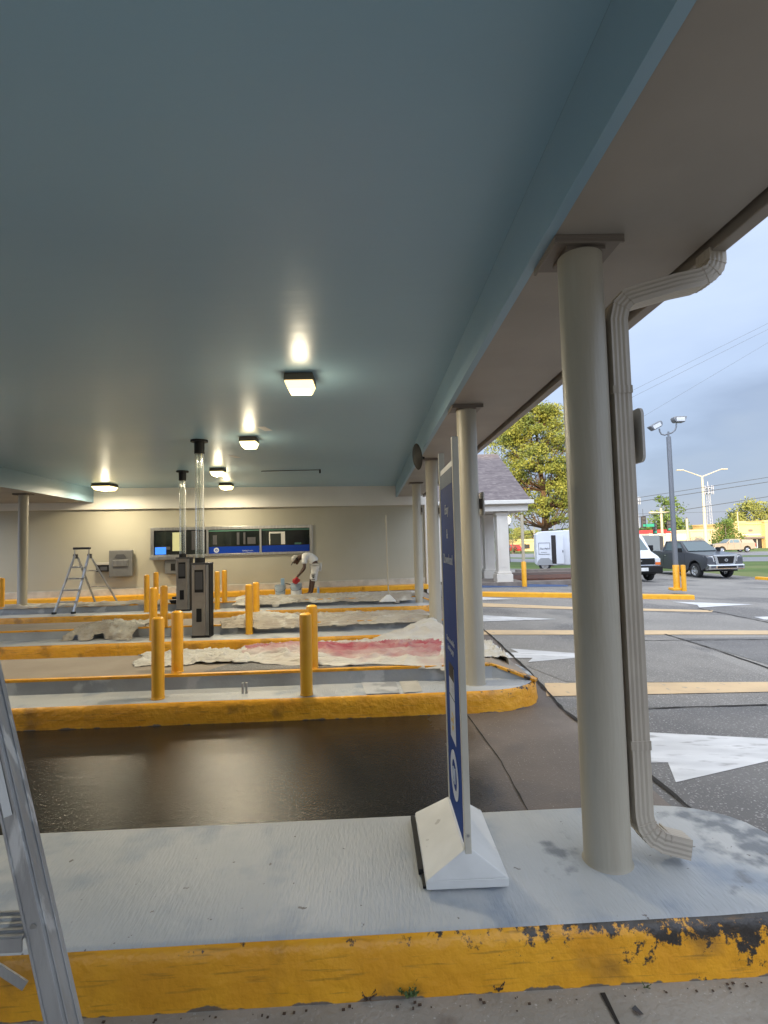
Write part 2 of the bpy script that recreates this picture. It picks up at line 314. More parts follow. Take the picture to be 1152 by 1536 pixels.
# ---------------------------------------------------------------- mesh helpers
class MB:
    def __init__(s): s.v = []; s.f = []; s.m = []; s.cur = 0
    def add(s, vs, fs, mi=None):
        o = len(s.v); s.v += [tuple(p) for p in vs]; s.f += [tuple(i+o for i in f) for f in fs]; s.m += [s.cur if mi is None else mi]*len(fs); return s
    def box(s, x0, x1, y0, y1, z0, z1):
        vs = [(x, y, z) for z in (z0, z1) for y in (y0, y1) for x in (x0, x1)]
        return s.add(vs, [(0, 2, 3, 1), (4, 5, 7, 6), (0, 1, 5, 4), (2, 6, 7, 3), (0, 4, 6, 2), (1, 3, 7, 5)])
    def hexa(s, p):   # 4 bottom ccw, 4 top ccw
        return s.add(p, [(3, 2, 1, 0), (4, 5, 6, 7), (0, 1, 5, 4), (1, 2, 6, 5), (2, 3, 7, 6), (3, 0, 4, 7)])
    def bar(s, p, q, a, b=None, up=(0, 0, 1)):
        b = b or a; p = Vector(p); q = Vector(q); d = (q-p).normalized(); u = Vector(up)
        if abs(d.dot(u)) > .98: u = Vector((0, 1, 0))
        x = d.cross(u).normalized(); y = x.cross(d).normalized()
        c = [x*sx*a/2+y*sy*b/2 for sx, sy in ((-1, -1), (1, -1), (1, 1), (-1, 1))]
        return s.hexa([p+k for k in c]+[q+k for k in c])
    def prism(s, pts, ax, a, b):   # polygon in the plane normal to axis ax
        n = len(pts)
        def P(p, t): return {0: (t, p[0], p[1]), 1: (p[0], t, p[1]), 2: (p[0], p[1], t)}[ax]
        vs = [P(p, a) for p in pts]+[P(p, b) for p in pts]
        return s.add(vs, [tuple(range(n)), tuple(range(2*n-1, n-1, -1))]+[(i, (i+1) % n+0, (i+1) % n+n, i+n) for i in range(n)])
    def tube(s, pts, r, n=10, cap=True, sec=None):
        pts = [Vector(p) for p in pts]; rr = r if isinstance(r, (list, tuple)) else [r]*len(pts)
        prev = None; vs = []; k = len(sec) if sec else n
        for i, p in enumerate(pts):
            d = (pts[min(i+1, len(pts)-1)]-pts[max(i-1, 0)]).normalized()
            if prev is None:
                u = Vector((0, 1, 0)) if abs(d.y) < .9 else Vector((1, 0, 0)); prev = (u-d*u.dot(d)).normalized()
            prev = (prev-d*prev.dot(d)).normalized(); x = d.cross(prev)
            for j in range(k):
                if sec: a, b = sec[j]; vs.append(p+x*a*rr[i]+prev*b*rr[i])
                else:
                    t = 2*math.pi*j/n; vs.append(p+x*math.cos(t)*rr[i]+prev*math.sin(t)*rr[i])
        m = len(pts); fs = [(i*k+j, i*k+(j+1) % k, (i+1)*k+(j+1) % k, (i+1)*k+j) for i in range(m-1) for j in range(k)]
        if cap: fs += [tuple(range(k-1, -1, -1)), tuple(range((m-1)*k, m*k))]
        return s.add(vs, fs)
    def cyl(s, c, r, z0, z1, n=24, r1=None): return s.tube([(c[0], c[1], z0), (c[0], c[1], z1)], [r, r if r1 is None else r1], n)
    def lathe(s, prof, c=(0, 0, 0), n=20):
        vs = [(c[0]+r*math.cos(2*math.pi*j/n), c[1]+r*math.sin(2*math.pi*j/n), c[2]+z) for r, z in prof for j in range(n)]
        fs = [(i*n+j, i*n+(j+1) % n, (i+1)*n+(j+1) % n, (i+1)*n+j) for i in range(len(prof)-1) for j in range(n)]
        return s.add(vs, fs)
    def build(s, name, m, parent=None, smooth=False, bevel=0, seg=2):
        me = bpy.data.meshes.new(name); me.from_pydata(s.v, [], s.f)
        ms = m if isinstance(m, (list, tuple)) else [m]
        for k in ms: me.materials.append(M[k])
        me.polygons.foreach_set('material_index', s.m)
        bm = bmesh.new(); bm.from_mesh(me); bmesh.ops.recalc_face_normals(bm, faces=bm.faces); bm.to_mesh(me); bm.free()
        o = bpy.data.objects.new(name, me); COL.objects.link(o)
        if parent: o.parent = parent
        if smooth:
            me.polygons.foreach_set('use_smooth', [True]*len(me.polygons)); me.set_sharp_from_angle(angle=R(40))
        if bevel:
            b = o.modifiers.new('bevel', 'BEVEL'); b.width = bevel; b.segments = seg; b.limit_method = 'ANGLE'; b.angle_limit = R(35)
        return o
def tag(o, label=None, cat=None, group=None, kind=None):
    if label: o['label'] = label
    if cat: o['category'] = cat
    if group: o['group'] = group
    if kind: o['kind'] = kind
    return o
def E(name, loc, label, cat, rz=0, group=None):
    o = bpy.data.objects.new(name, None); COL.objects.link(o); o.location = loc; o.rotation_euler = (0, 0, rz); o.empty_display_size = .2
    return tag(o, label, cat, group)
def copy_tree(o, loc, rz, label):
    def cp(a, par):
        c = a.copy(); COL.objects.link(c); c.parent = par
        for ch in a.children: cp(ch, c)
        return c
    c = cp(o, None); c.location = loc; c.rotation_euler = (0, 0, rz); c['label'] = label; return c
def text(s, size, m, parent, mw, name='lettering', align='CENTER', extrude=.0008, shear=0):
    c = bpy.data.curves.new('t', 'FONT'); c.body = s; c.size = size; c.extrude = extrude; c.align_x = align; c.resolution_u = 3; c.shear = shear
    t = bpy.data.objects.new('t', c); COL.objects.link(t)
    me = bpy.data.meshes.new_from_object(t.evaluated_get(bpy.context.evaluated_depsgraph_get())); bpy.data.objects.remove(t)
    me.materials.clear(); me.materials.append(M[m]); me.transform(mw)
    o = bpy.data.objects.new(name, me); COL.objects.link(o)
    if parent: o.parent = parent
    return o
def frame(origin, right, up):
    r = Vector(right).normalized(); u = Vector(up).normalized(); n = r.cross(u)
    m = Matrix((r, u, n)).transposed().to_4x4(); m.translation = Vector(origin); return m
def ring(mb, c, r0, r1, right, up, n=28, th=.002, a0=0, a1=360):
    c = Vector(c); x = Vector(right); y = Vector(up); nn = x.cross(y)*th
    vs = []; 
    for i in range(n+1):
        t = R(a0+(a1-a0)*i/n); d = x*math.cos(t)+y*math.sin(t); vs += [c+d*r0, c+d*r1, c+d*r1+nn, c+d*r0+nn]
    mb.add(vs, [(4*i+j, 4*i+(j+1) % 4, 4*i+4+(j+1) % 4, 4*i+4+j) for i in range(n) for j in range(4)])
# ================================================================ SETTING
XB = [-700, -60, 1.5, 6, 12, 18, 30, 50, 78, 700]
def sheet(name, x0, x1, y0, y1, dz, m, kind='structure', parent=None):
    xs = sorted(set([x0, x1]+[x for x in XB if x0 < x < x1])); mb = MB()
    vs = []
    for x in xs: vs += [(x, y0, g(x)+dz), (x, y1, g(x)+dz)]
    mb.add(vs, [(2*i, 2*i+2, 2*i+3, 2*i+1) for i in range(len(xs)-1)])
    o = mb.build(name, m, parent)
    if parent is None: tag(o, kind=kind)
    return o
tag(sheet('grass_verge', -700, 700, -300, 1500, 0, 'grass'), kind='structure')
lot = sheet('parking_lot', -60, 20.5, -60, 33.5, .004, 'asphalt')
sheet('parking_lot', 20.5, 120, -60, 27.6, .004, 'asphalt')
sheet('road', -300, 400, 46, 57, .006, 'road'); sheet('road', -300, 400, 62, 79, .006, 'road')
for y in (51.5, 70.5): sheet('road_marking', -300, 400, y-.08, y+.08, .012, 'line_white')
apron = sheet('concrete_apron', -16, 1.5, 2.0, 16, .008, 'apron')
sheet('front_pavement', -16, 1.5, -10, 2.0, .0078, 'front_concrete')
ap2 = MB(); ap2.add([(1.5, -10, .0080), (1.95, -10, -.012), (1.90, 2.7, -.010), (1.86, 4, -.008), (1.80, 5, -.006), (1.92, 6.5, -.011), (2.02, 9, -.014), (2.0, 16, -.014), (1.5, 16, .0080)], [tuple(range(9))])
tag(ap2.build('concrete_apron', 'apron'), kind='structure')
tag(MB().box(-16, 1.5, 13.6, 18, 0, .15).build('walkway', 'platform_concrete'), kind='structure')
# the dark crack where the concrete apron meets the asphalt, and slab joints
def strip(name, pts, wd, dz, m, parent=None, wob=0, zf=None):
    random.seed(len(pts)+int(wd*1e4)); P = []
    for a, b in zip(pts, pts[1:]):
        n = max(1, int((Vector(b)-Vector(a)).length/.12)) if wob else 1
        for i in range(n): P.append(Vector(a).lerp(Vector(b), i/n))
    P.append(Vector(pts[-1])); vs = []
    for i, p in enumerate(P):
        d = (P[min(i+1, len(P)-1)]-P[max(i-1, 0)]).normalized(); nn = Vector((-d.y, d.x)); k = random.uniform(-wob, wob); ww = wd*(1+random.uniform(-.5, .5)*(wob > 0))/2
        for sg in (-1, 1):
            q = p+nn*(sg*ww+k); vs.append((q.x, q.y, (zf or g)(q.x)+dz))
    o = MB().add(vs, [(2*i, 2*i+2, 2*i+3, 2*i+1) for i in range(len(P)-1)]).build(name, m, parent)
    if parent is None: tag(o, kind='structure')
    return o
gg = [(1.95, -3), (1.90, 2.7), (1.86, 4), (1.80, 5), (1.92, 6.5), (2.02, 9), (2.0, 16)]
strip('pavement_crack', gg, .03, .02, 'crack', wob=.006)
strip('pavement_crack', [(.9, 2.9), (.92, 3.9), (.86, 4.95)], .010, .0125, 'crack', wob=.003, zf=lambda x: 0)
strip('pavement_crack', [(.79, 1.94), (.83, 1.2), (.8, -1)], .014, .0125, 'crack', wob=.004, zf=lambda x: 0)
strip('pavement_crack', [(atg(940, 1066)[:2]), (atg(1152, 1059)[:2])], .03, .014, 'crack', wob=.008)
strip('pavement_crack', [atg(998, 952)[:2], atg(1080, 978)[:2], atg(1200, 1020)[:2]], .03, .014, 'crack', wob=.01)
strip('pavement_crack', [atg(960, 962)[:2], atg(1180, 960)[:2]], .03, .014, 'crack', wob=.01)
strip('pavement_crack', [atg(1048, 913)[:2], atg(1160, 936)[:2]], .05, .014, 'crack', wob=.02)
def gpoly(name, px, m, dz=.012, parent=None):
    pts = [atg(*p) for p in px]; mb = MB(); mb.add([(p.x, p.y, g(p.x)+dz) for p in pts], [tuple(range(len(pts)))])
    return tag(mb.build(name, m), kind='structure')
def band(name, y0, y1, x0, x1, m, dz): return sheet(name, x0, x1, y0, y1, dz, m)
yA = atg(1000, 1062).y
gpoly('asphalt_patch', [(845, 1066), (1400, 1056), (2200, 1330), (1150, 1330), (1000, 1205)], 'asphalt_dark', .0085)
gpoly('asphalt_patch', [(822, 1047), (1300, 1038), (1300, 1055), (845, 1065)], 'asphalt_pale', .0085)
gpoly('asphalt_patch', [(870, 955), (1000, 957), (1160, 1020), (1160, 1024), (850, 1024), (790, 1000)], 'asphalt_pale', .0085)
gpoly('asphalt_patch', [(1020, 958), (1300, 955), (1300, 1000), (1160, 1000)], 'asphalt_dark', .0085)
gpoly('painted_line', [(817, 1026), (1400, 1023), (1400, 1034), (820, 1046)], 'line_cream')
gpoly('painted_line', [(724, 946), (1400, 947), (1400, 952.5), (724, 953)], 'line_cream')
gpoly('painted_line', [(700, 904), (858, 911), (1070, 916), (1068, 919), (858, 914.5), (700, 910)], 'line_cream')
gpoly('painted_arrow', [(900, 1085), (962, 1100), (1390, 1122), (1152, 1144), (1014, 1176), (1002, 1146), (900, 1148)], 'line_white')
gpoly('painted_arrow', [(739, 979.5), (778, 980), (766, 974), (905, 984), (792, 994.5), (799, 988), (743, 988)], 'line_white')
gpoly('painted_arrow', [(690, 922), (837, 929.5), (690, 934)], 'line_white')
gpoly('painted_arrow', [(690, 894), (772, 899), (690, 901.5)], 'line_white')
gpoly('painted_arrow', [(1008, 903), (1131, 907), (1049, 911.8), (1046, 908)], 'line_white')
gpoly('painted_arrow', [(1131, 926), (1190, 925), (1190, 931), (1146, 930)], 'line_white')
gpoly('painted_access_zone', [(700, 874), (852, 874), (852, 880), (700, 882)], 'paint_blue')
# ---------------------------------------------------------------- islands
def outline(y0, y1, xr, r, xl=-15, sk=.015):
    pts = [(xl, y0), (xr-r*1.5, y0)]
    h = (y1-y0)/2; cy = (y0+y1)/2; cx = xr-r*1.5
    for i in range(1, 16):
        t = -math.pi/2+math.pi*i/16; c, s = math.cos(t), math.sin(t)
        k = .42 if (xr > 1.8 and s < 0) else .8; pts.append((cx+r*1.5*abs(c)**.8, cy+h*math.copysign(abs(s)**k, s)))
    pts += [(cx, y1), (xl, y1)]
    # subdivide the straight front
    P = []
    for i in range(40): P.append((xl+(cx-xl)*i/40, y0))
    P += pts[1:]
    return [(x, y+sk*x) for x, y in P]
def island(y0, y1, xr, r, rise=None, yb=None, px1=1.2):
    pts = outline(y0, y1, xr, r); n = len(pts); mb = MB(); c = Vector((-4, (y0+y1)/2))
    offs = [(0, -.02), (.008, .06), (.018, .155), (.026, .185), (.045, .203), (.07, .21)]
    vs = []
    for o, z in offs:
        for i in range(n):
            a = Vector(pts[max(i-1, 0)]); b = Vector(pts[min(i+1, n-1)]); d = (b-a).normalized(); nn = Vector((-d.y, d.x))
            k = noise.noise(Vector((pts[i][0]*3, pts[i][1]*3, z*9)))*.006*(z < .19)
            q = Vector(pts[i])+nn*(o+k); vs.append((q.x, q.y, z))
    fs = []; k = len(offs)
    mb.add(vs, [(j*n+i, j*n+i+1, (j+1)*n+i+1, (j+1)*n+i) for j in range(k-1) for i in range(n-1)])
    mb.m = [1 if (f//(n-1)) < 4 else 0 for f in range(len(mb.f))]
    mb.add([], []); mb.f.append(tuple((k-1)*n+i for i in range(n))); mb.m.append(0)
    mb.f.append(tuple((k-1)*n-0 if 0 else j*n for j in range(k))); mb.m.append(0)
    o = mb.build('traffic_island', ['island_paint', 'kerb_yellow'], smooth=True); tag(o, kind='structure')
    if rise:
        A = (px1, rise+.015*px1); nose = (xr-.10, (y0+rise)/2+.12); Bk = (px1+.22, yb)
        p = MB(); zt = .355
        p.cur = 0
        p.add([(-15, rise-.22, zt), (A[0], A[1], zt), (Bk[0], Bk[1], zt), (-15, yb-.22, zt)], [(0, 1, 2, 3)])
        p.add([(A[0], A[1], zt), (nose[0], nose[1], .214), (Bk[0], Bk[1], zt)], [(0, 1, 2)])
        p.cur = 1
        xs = [-15, -9, -6, -4, -2, -1, 0, A[0]]
        for a, b in zip(xs, xs[1:]): p.add([(a, rise+.015*a, .2), (b, rise+.015*b, .2), (b, rise+.015*b, zt), (a, rise+.015*a, zt)], [(0, 1, 2, 3)])
        p.add([(A[0], A[1], .2), (nose[0], nose[1], .212), (A[0], A[1], zt)], [(0, 1, 2)])
        p.add([(Bk[0], Bk[1], 0), (-15, yb-.22, 0), (-15, yb-.22, zt), (Bk[0], Bk[1], zt)], [(0, 1, 2, 3)])
        p.add([(Bk[0], Bk[1], 0), (nose[0], nose[1], .0), (nose[0], nose[1], .213), (Bk[0], Bk[1], zt)], [(0, 1, 2, 3)])
        p.build('raised_platform', ['platform_concrete', 'riser_grey'], o)
        e = MB()
        e.hexa([(-15, rise-.225-.003, zt-.02), (A[0], A[1]-.003, zt-.02), (A[0], A[1]+.055, zt-.02), (-15, rise-.225+.055, zt-.02),
                (-15, rise-.225-.003, zt+.004), (A[0], A[1]-.003, zt+.004), (A[0], A[1]+.055, zt+.004), (-15, rise-.225+.055, zt+.004)])
        e.hexa([(A[0], A[1]-.003, zt-.02), (nose[0], nose[1]-.02, .195), (nose[0]+.05, nose[1]+.05, .195), (A[0], A[1]+.055, zt-.02),
                (A[0], A[1]-.003, zt+.004), (nose[0], nose[1]-.02, .220), (nose[0]+.05, nose[1]+.05, .220), (A[0], A[1]+.055, zt+.004)])
        e.build('painted_edge', 'kerb_yellow', o)
    return o
# (rise passed at X=0; the y of the left end follows the same skew)
island(1.955, 2.86, 1.92, .42)
i2 = island(4.955, 6.4, 1.72, .5, 5.40, 6.45, 1.22)
i3 = island(8.10, 9.4, 1.6, .5, 8.64, 9.5, 1.1)
i4 = island(11.5, 12.9, 1.6, .5, 12.1, 13.0, 1.1)
# dark wet asphalt patch on top of platform two and bright repair patches on its riser
MB().add([(-1.75, 5.47, .3595), (.1, 5.49, .3595), (-.2, 5.78, .3595), (-1.55, 5.80, .3595)], [(0, 1, 2, 3)]).build('damp_patch', 'asphalt_dark', i2)
for nm, m_, pp in (('repair_patch', 'riser_grey', [(541, 1021), (592, 1019), (600, 1039), (549, 1041)]), ('repair_patch', 'plinth_white', [(598, 1020), (625, 1018), (634, 1037), (606, 1039)])):
    pp = [atz(u, v, .213) for u, v in pp]; MB().add([(p.x, p.y, .2135) for p in pp], [(0, 1, 2, 3)]).build(nm, m_, i2)
# long kerb out on the lot with its blue zone behind, and the small kerb by the verge
def kerbline(name, p, q, wd, h, m='bollard_yellow', parent=None):
    p = Vector(p); q = Vector(q); d = (q-p).normalized(); n = Vector((-d.y, d.x)); k = 12; mb = MB(); vs = []
    for i in range(k+1):
        c = p.lerp(q, i/k); z = g(c.x)
        for a, b in ((-.5, -.05), (-.47, h*.85), (-.38, h), (.38, h), (.47, h*.85), (.5, -.05)):
            e = c+n*a*wd; vs.append((e.x, e.y, z+b))
    mb.add(vs, [(6*i+j, 6*i+(j+1) % 6, 6*i+6+(j+1) % 6, 6*i+6+j) for i in range(k) for j in range(6)]+[tuple(range(6)), tuple(range(6*k+5, 6*k-1, -1))])
    return tag(mb.build(name, m, parent), kind='structure')
KA = atg(690, 894); KB = atg(1038, 899)
kerbline('kerb', KA[:2], KB[:2], .28, .14)
q0 = atg(1136, 869); q1 = atg(1230, 876); kerbline('kerb', q0[:2], q1[:2], .3, .14)
# ================================================================ BANK BUILDING
WA = math.atan(.13)
def wy(x): return 16.10+.13*x
bank = E('bank_building', (0, 16.10, 0), 'beige bank wall with cream fascia and a steel framed teller window, behind the far island', 'building', WA)
def wl(x): return x/math.cos(WA)   # world x -> local x
MB().box(-17, 1.7, 0, .3, 0, 2.75).build('wall', 'wall_beige', bank)
MB().box(-17, 1.72, -.14, .3, 2.75, 3.40).build('fascia', 'fascia_cream', bank)
MB().box(-17, 1.7, -.05, -.001, .15, .48).build('plinth', 'plinth_white', bank, bevel=.01)
MB().box(-17, 1.7, -.40, -.051, .15, .30).build('kerb', 'bollard_yellow', bank, bevel=.02)
MB().box(1.71, 1.95, -.12, .35, 0, 3.0).build('corner_pilaster', 'portico_white', bank, bevel=.01)
MB().box(-17, 1.6, .35, 9, 0, 3.4).build('rear_block', 'wall_beige', bank)
x0, x1, z0, z1 = wl(-6.37), wl(-1.76), 1.33, 2.20
d1, d2 = wl(-4.80), wl(-3.29)
fr = MB(); t = .09
fr.box(x0, x1, -.05, -.002, z1-t, z1); fr.box(x0, x1, -.05, -.002, z0, z0+t*.8)
fr.box(x0, x0+t, -.05, -.002, z0+t*.8, z1-t); fr.box(x1-t, x1, -.05, -.002, z0+t*.8, z1-t)
for d in (d1, d2): fr.box(d-.03, d+.03, -.048, -.002, z0+t*.8, z1-t)
win = fr.build('window', 'steel', bank, bevel=.005)
for a, b in ((x0+t, d1-.03), (d1+.03, d2-.03), (d2+.03, x1-t)):
    MB().box(a, b, -.012, -.002, z0+t*.8, z1-t).build('pane', 'glass_dark', win)
MB().box(x0+.02, x0+1.0, -.22, -.051, z0-.06, z0+.03).build('sill', 'steel', win, bevel=.005)
for a, b in ((d1+.03, d2-.03), (d2+.03, x1-t)):
    MB().box(a+.01, b-.01, -.020, -.0125, z0+t*.8, z0+t*.8+.2).build('blue_band', 'window_blue', win)
    MB().box(a+.01, b-.01, -.020, -.0125, z1-t-.06, z1-t-.01).build('green_strip', 'green_strip', win)
rg = MB(); c = Vector((d1+.25, -.0215, z0+t*.8+.1)); ring(rg, c, .035, .075, (1, 0, 0), (0, 0, 1)); ring(rg, c, .0, .016, (1, 0, 0), (0, 0, 1)); rg.build('round_emblem', 'sign_print', win)
text('Talking to you', .055, 'sign_print', win, frame((d2-.38, -.0215, z0+t*.8+.05), (1, 0, 0), (0, 0, 1)))
MB().box(x0+.12, x0+.42, -.02, -.0125, z0+.09, z0+.30).build('monitor', 'screen', win)
MB().box(x0+.60, x0+.84, -.018, -.0125, z0+.18, z1-t-.06).build('lit_doorway', 'room_light', win)
MB().box(d2+.25, d2+.72, -.018, -.0125, z0+.30, z1-t-.1).build('lit_partition', 'room_light', win).data.materials[0] = M['fascia_cream']
MB().box(d2+.28, d2+.60, -.0205, -.0182, z0+.30, z1-t-.15).build('dark_opening', 'room_dark', win)
MB().box(d2+1.0, d2+1.2, -.018, -.0125, z0+.29, z0+.34).build('green_light', 'green_strip', win)
for k, (fa, fb_, h0, h1) in enumerate(((.08, .16, .3, .8), (.55, .60, .2, .95), (.68, .72, .25, .95), (.76, .92, .25, .6))):
    wa_ = d1+.03+(d2-d1-.06)*fa; wb_ = d1+.03+(d2-d1-.06)*fb_; MB().box(wa_, wb_, -.0155, -.0125, z0+.28+h0*.2, z0+.28+h1*.42).build('interior_shape', 'dark_grey', win)
for fa, fb_, h0, h1 in ((.05, .3, .15, .2), (.36, .44, .1, .6), (.7, .95, .1, .75)):
    wa_ = x0+t+(d1-x0-t)*fa; wb_ = x0+t+(d1-x0-t)*fb_; MB().box(wa_, wb_, -.0155, -.0125, z0+.15+h0*.5, z0+.15+h1*.8).build('interior_shape', 'dark_grey', win)
xd = wl(aty(256, 848, 15.1).x)
dd = MB().box(xd-.22, xd+.22, -.16, -.052, .86, 1.26).build('deal_drawer', 'grey_box', bank, bevel=.01)
MB().box(xd-.05, xd+.07, -.168, -.161, .95, 1.15).build('slot', 'black', dd)
def wallpt(u, v):
    d = ray(u, v); s = 16.10/(d.y-.13*d.x); return CP+d*s
p = wallpt(185, 846)
dep = E('night_deposit_box', (p.x, wy(p.x)-.07, 0), 'grey metal night deposit box with a chute, mounted on the beige wall', 'deposit box', WA)
MB().box(-.31, .31, -.14, .0, .83, 1.58).build('housing', 'grey_box', dep, bevel=.015)
MB().box(-.20, .20, -.175, -.142, 1.12, 1.30).build('chute', 'steel', dep, bevel=.01)
MB().prism([(-.16, 1.36), (.16, 1.36), (.10, 1.46), (-.10, 1.46)], 1, -.155, -.142).build('label_plate', 'dark_grey', dep)
p = wallpt(159, 849)
bx = E('intercom_box', (p.x, wy(p.x)-.06, 0), 'small black box with a white lid, on the wall left of the grey deposit box', 'wall box', WA)
MB().box(-.19, .19, -.12, -.0, .98, 1.17).build('body', 'black', bx, bevel=.01)
MB().box(-.20, .20, -.13, -.0, 1.172, 1.24).build('lid', 'plinth_white', bx, bevel=.01)
MB().box(-.08, .10, -.124, -.1205, 1.02, 1.12).build('panel', 'dark_grey', bx)
# ================================================================ CANOPY
can = E('drive_through_canopy', (0, 0, 0), 'drive-through canopy with blue gloss ceiling, tan soffit and round tan columns', 'canopy')
BX = .826
MB().prism([(-9.6, -2.2), (BX-.02, -2.2), (BX-.02, 16.3), (-9.6, 16.3)], 2, 3.35, 3.60).build('ceiling', 'ceiling_blue', can)
MB().box(BX-.02, BX+.03, -2.2, 16.0, 2.995, 3.349).build('beam', 'beam_blue', can)
MB().box(BX+.031, 1.59, -2.2, 15.9, 3.0, 3.30).build('soffit', 'soffit_tan', can)
MB().box(1.591, 1.625, -2.2, 15.9, 3.06, 3.30).build('shadow_gap', 'trim_brown', can)
MB().prism([(1.626, 2.965), (1.695, 2.965), (1.715, 3.0), (1.715, 3.12), (1.73, 3.14), (1.626, 3.14)], 1, -2.2, 15.9).build('gutter', 'gutter_tan', can, bevel=.006)
rf = MB(); rf.box(-11, 1.62, -2.3, 16.3, 3.605, 3.75); rf.build('roof', 'trim_brown', can)
MB().box(-9.6, 1.59, -2.35, -2.2, 2.95, 3.6).build('front_fascia', 'soffit_tan', can)
# left beam runs square to the bank wall
Lb = MB(); ax, ay, bx_, by = -6.35, -2.2, -7.85, 15.05
Lb.hexa([(ax-.04, ay, 2.945), (ax, ay, 2.945), (bx_, by, 2.945), (bx_-.04, by, 2.945), (ax-.04, ay, 3.349), (ax, ay, 3.349), (bx_, by, 3.349), (bx_-.04, by, 3.349)])
Lb.build('beam', 'beam_blue', can)
MB().hexa([(ax-3.2, ay, 2.95), (ax-.041, ay, 2.95), (bx_-.041, by, 2.95), (bx_-3.2, by-.35, 2.95), (ax-3.2, ay, 3.3), (ax-.041, ay, 3.3), (bx_-.041, by, 3.3), (bx_-3.2, by-.35, 3.3)]).build('soffit', 'soffit_tan', can)
def column(x, y, zb=.21):
    zt = 2.999 if x > 0 else 2.949
    o = MB(); o.tube([(x, y, zb), (x, y, zb+.012), (x, y, zt-.035)], [.108, .1, .1], 40)
    o = o.build('column', 'column_tan', can, smooth=True)
    c = MB(); c.box(x-.165, x+.15, y-.14, y+.16, zt-.018, zt); c.box(x-.165, x+.15, y-.14, y-.13, zt-.036, zt-.0185); c.box(x-.165, x-.155, y-.129, y+.16, zt-.036, zt-.0185)
    c.build('cap_plate', 'trim_brown', o, bevel=.002)
    MB().box(x-.09, x+.09, y-.08, y+.1, zt-.034, zt-.0185).build('cap_block', 'trim_brown', o)
for x, y in ((1.02, 2.37), (1.01, 5.25), (1.04, 8.62), (1.10, 12.15), (-8.0, 12.2), (-6.9, 2.4), (-7.2, 5.3), (-7.5, 8.7)): column(x, y)
# downspout
px_ = 1.172; py_ = 2.37
sec = []
for sx, sy, n in ((1, 0, 4), (0, 1, 4), (-1, 0, 4), (0, -1, 4)):
    for i in range(n*2):
        t = -1+2*(i/(n*2)); dd_ = .955 if i % 2 else 1.0
        if sx: sec.append((sx*.042*dd_, sx*t*.050*.97))
        else: sec.append((-sy*t*.042*.97, sy*.052*dd_))
gx = 1.655
pth = [(gx, py_, 2.985), (gx, py_, 2.93), (gx-.010, py_, 2.895), (gx-.040, py_, 2.862), (gx-.090, py_, 2.842), (gx-.19, py_, 2.822), (px_+.12, py_, 2.775), (px_+.055, py_, 2.755), (px_+.016, py_, 2.715), (px_, py_, 2.65),
       (px_, py_, 1.6), (px_, py_, .42), (px_+.008, py_-.003, .37), (px_+.035, py_-.008, .325), (px_+.08, py_-.015, .30), (px_+.19, py_-.03, .275)]
dsp = MB().tube(pth, 1, sec=sec).build('downspout', 'pipe_tan', can, smooth=False)
for a, b in (((px_, py_, 2.30), (px_, py_, 2.335)), ((px_, py_, .70), (px_, py_, .74))): MB().tube([a, b], 1.07, sec=sec).build('strap', 'pipe_tan', dsp)
for p_, s_ in (((px_+.015, py_-.004, .362), .01), ((px_+.028, py_-.006, .338), .01), ((px_+.05, py_-.01, .318), .01), ((px_+.075, py_-.014, .304), .01)):
    pass
for i, (a, b) in enumerate((((px_+.006, .385), (px_+.008, .378)), ((px_+.018, .352), (px_+.022, .345)), ((px_+.04, .325), (px_+.046, .32)), ((px_+.07, .307), (px_+.077, .304)), ((px_+.10, .297), (px_+.108, .2955)))):
    MB().tube([(a[0], py_-.003-i*.003, a[1]), (b[0], py_-.003-i*.003, b[1])], 1.05, sec=sec).build('elbow_crimp', 'pipe_tan', dsp)
for a, b in (((gx-.002, 2.925), (gx-.004, 2.918)), ((gx-.018, 2.886), (gx-.024, 2.88)), ((gx-.055, 2.856), (gx-.063, 2.853)), ((px_+.052, 2.753), (px_+.046, 2.747)), ((px_+.018, 2.718), (px_+.013, 2.708))):
    MB().tube([(a[0], py_, a[1]), (b[0], py_, b[1])], 1.04, sec=sec).build('elbow_crimp', 'pipe_tan', dsp)
# plates on the outer side of the columns
def plate(x, y, z, label, h=.25, wd=.25):
    o = MB(); r = .03; pts = []
    for cx, cz, a in ((wd/2-r, h/2-r, 0), (-wd/2+r, h/2-r, 90), (-wd/2+r, -h/2+r, 180), (wd/2-r, -h/2+r, 270)):
        for k in range(5): t = R(a+90*k/4); pts.append((cx+r*math.cos(t), cz+r*math.sin(t)))
    e = E('clearance_plate', (x, y, z), label, 'plate', 0, 'blank plates on the outer side of the columns')
    MB().prism(pts, 0, -.006, .006).build('plate', 'plate_grey', e)
    MB().box(-.03, -.0065, -.03, .03, -.05, .05).build('bracket', 'trim_brown', e)
plate(px_+.074, 2.40, 2.105, 'rounded grey blank plate behind the downspout on the nearest column', .25, .20)
plate(1.145, 5.27, aty(717, 756, 5.27).z, 'small dark plate on the side of the second nearest column', .24, .2)
plate(1.175, 8.64, aty(660, 766, 8.64).z, 'small dark plate on the side of the third column, behind the upright sign', .24, .2)
plate(1.235, 12.17, aty(634, 765, 12.17).z, 'small dark plate on the farthest right column by the bank wall', .24, .2)
p = aty(626, 685, 7.4)
dk = E('round_disc', p, 'black round disc hanging edge-on from the canopy beam beside the columns', 'disc')
dd_ = MB().lathe([(.0, -.012), (.17, -.012), (.19, 0), (.17, .012), (0, .03)], n=32).build('disc', 'black', dk, smooth=True); dd_.rotation_euler = Vector((-.95, -.25, -.12)).to_track_quat('Z', 'Y').to_euler()
MB().bar((.01, 0, 0), (BX-.026-p.x, .02, -.02), .03).build('arm', 'black', dk)
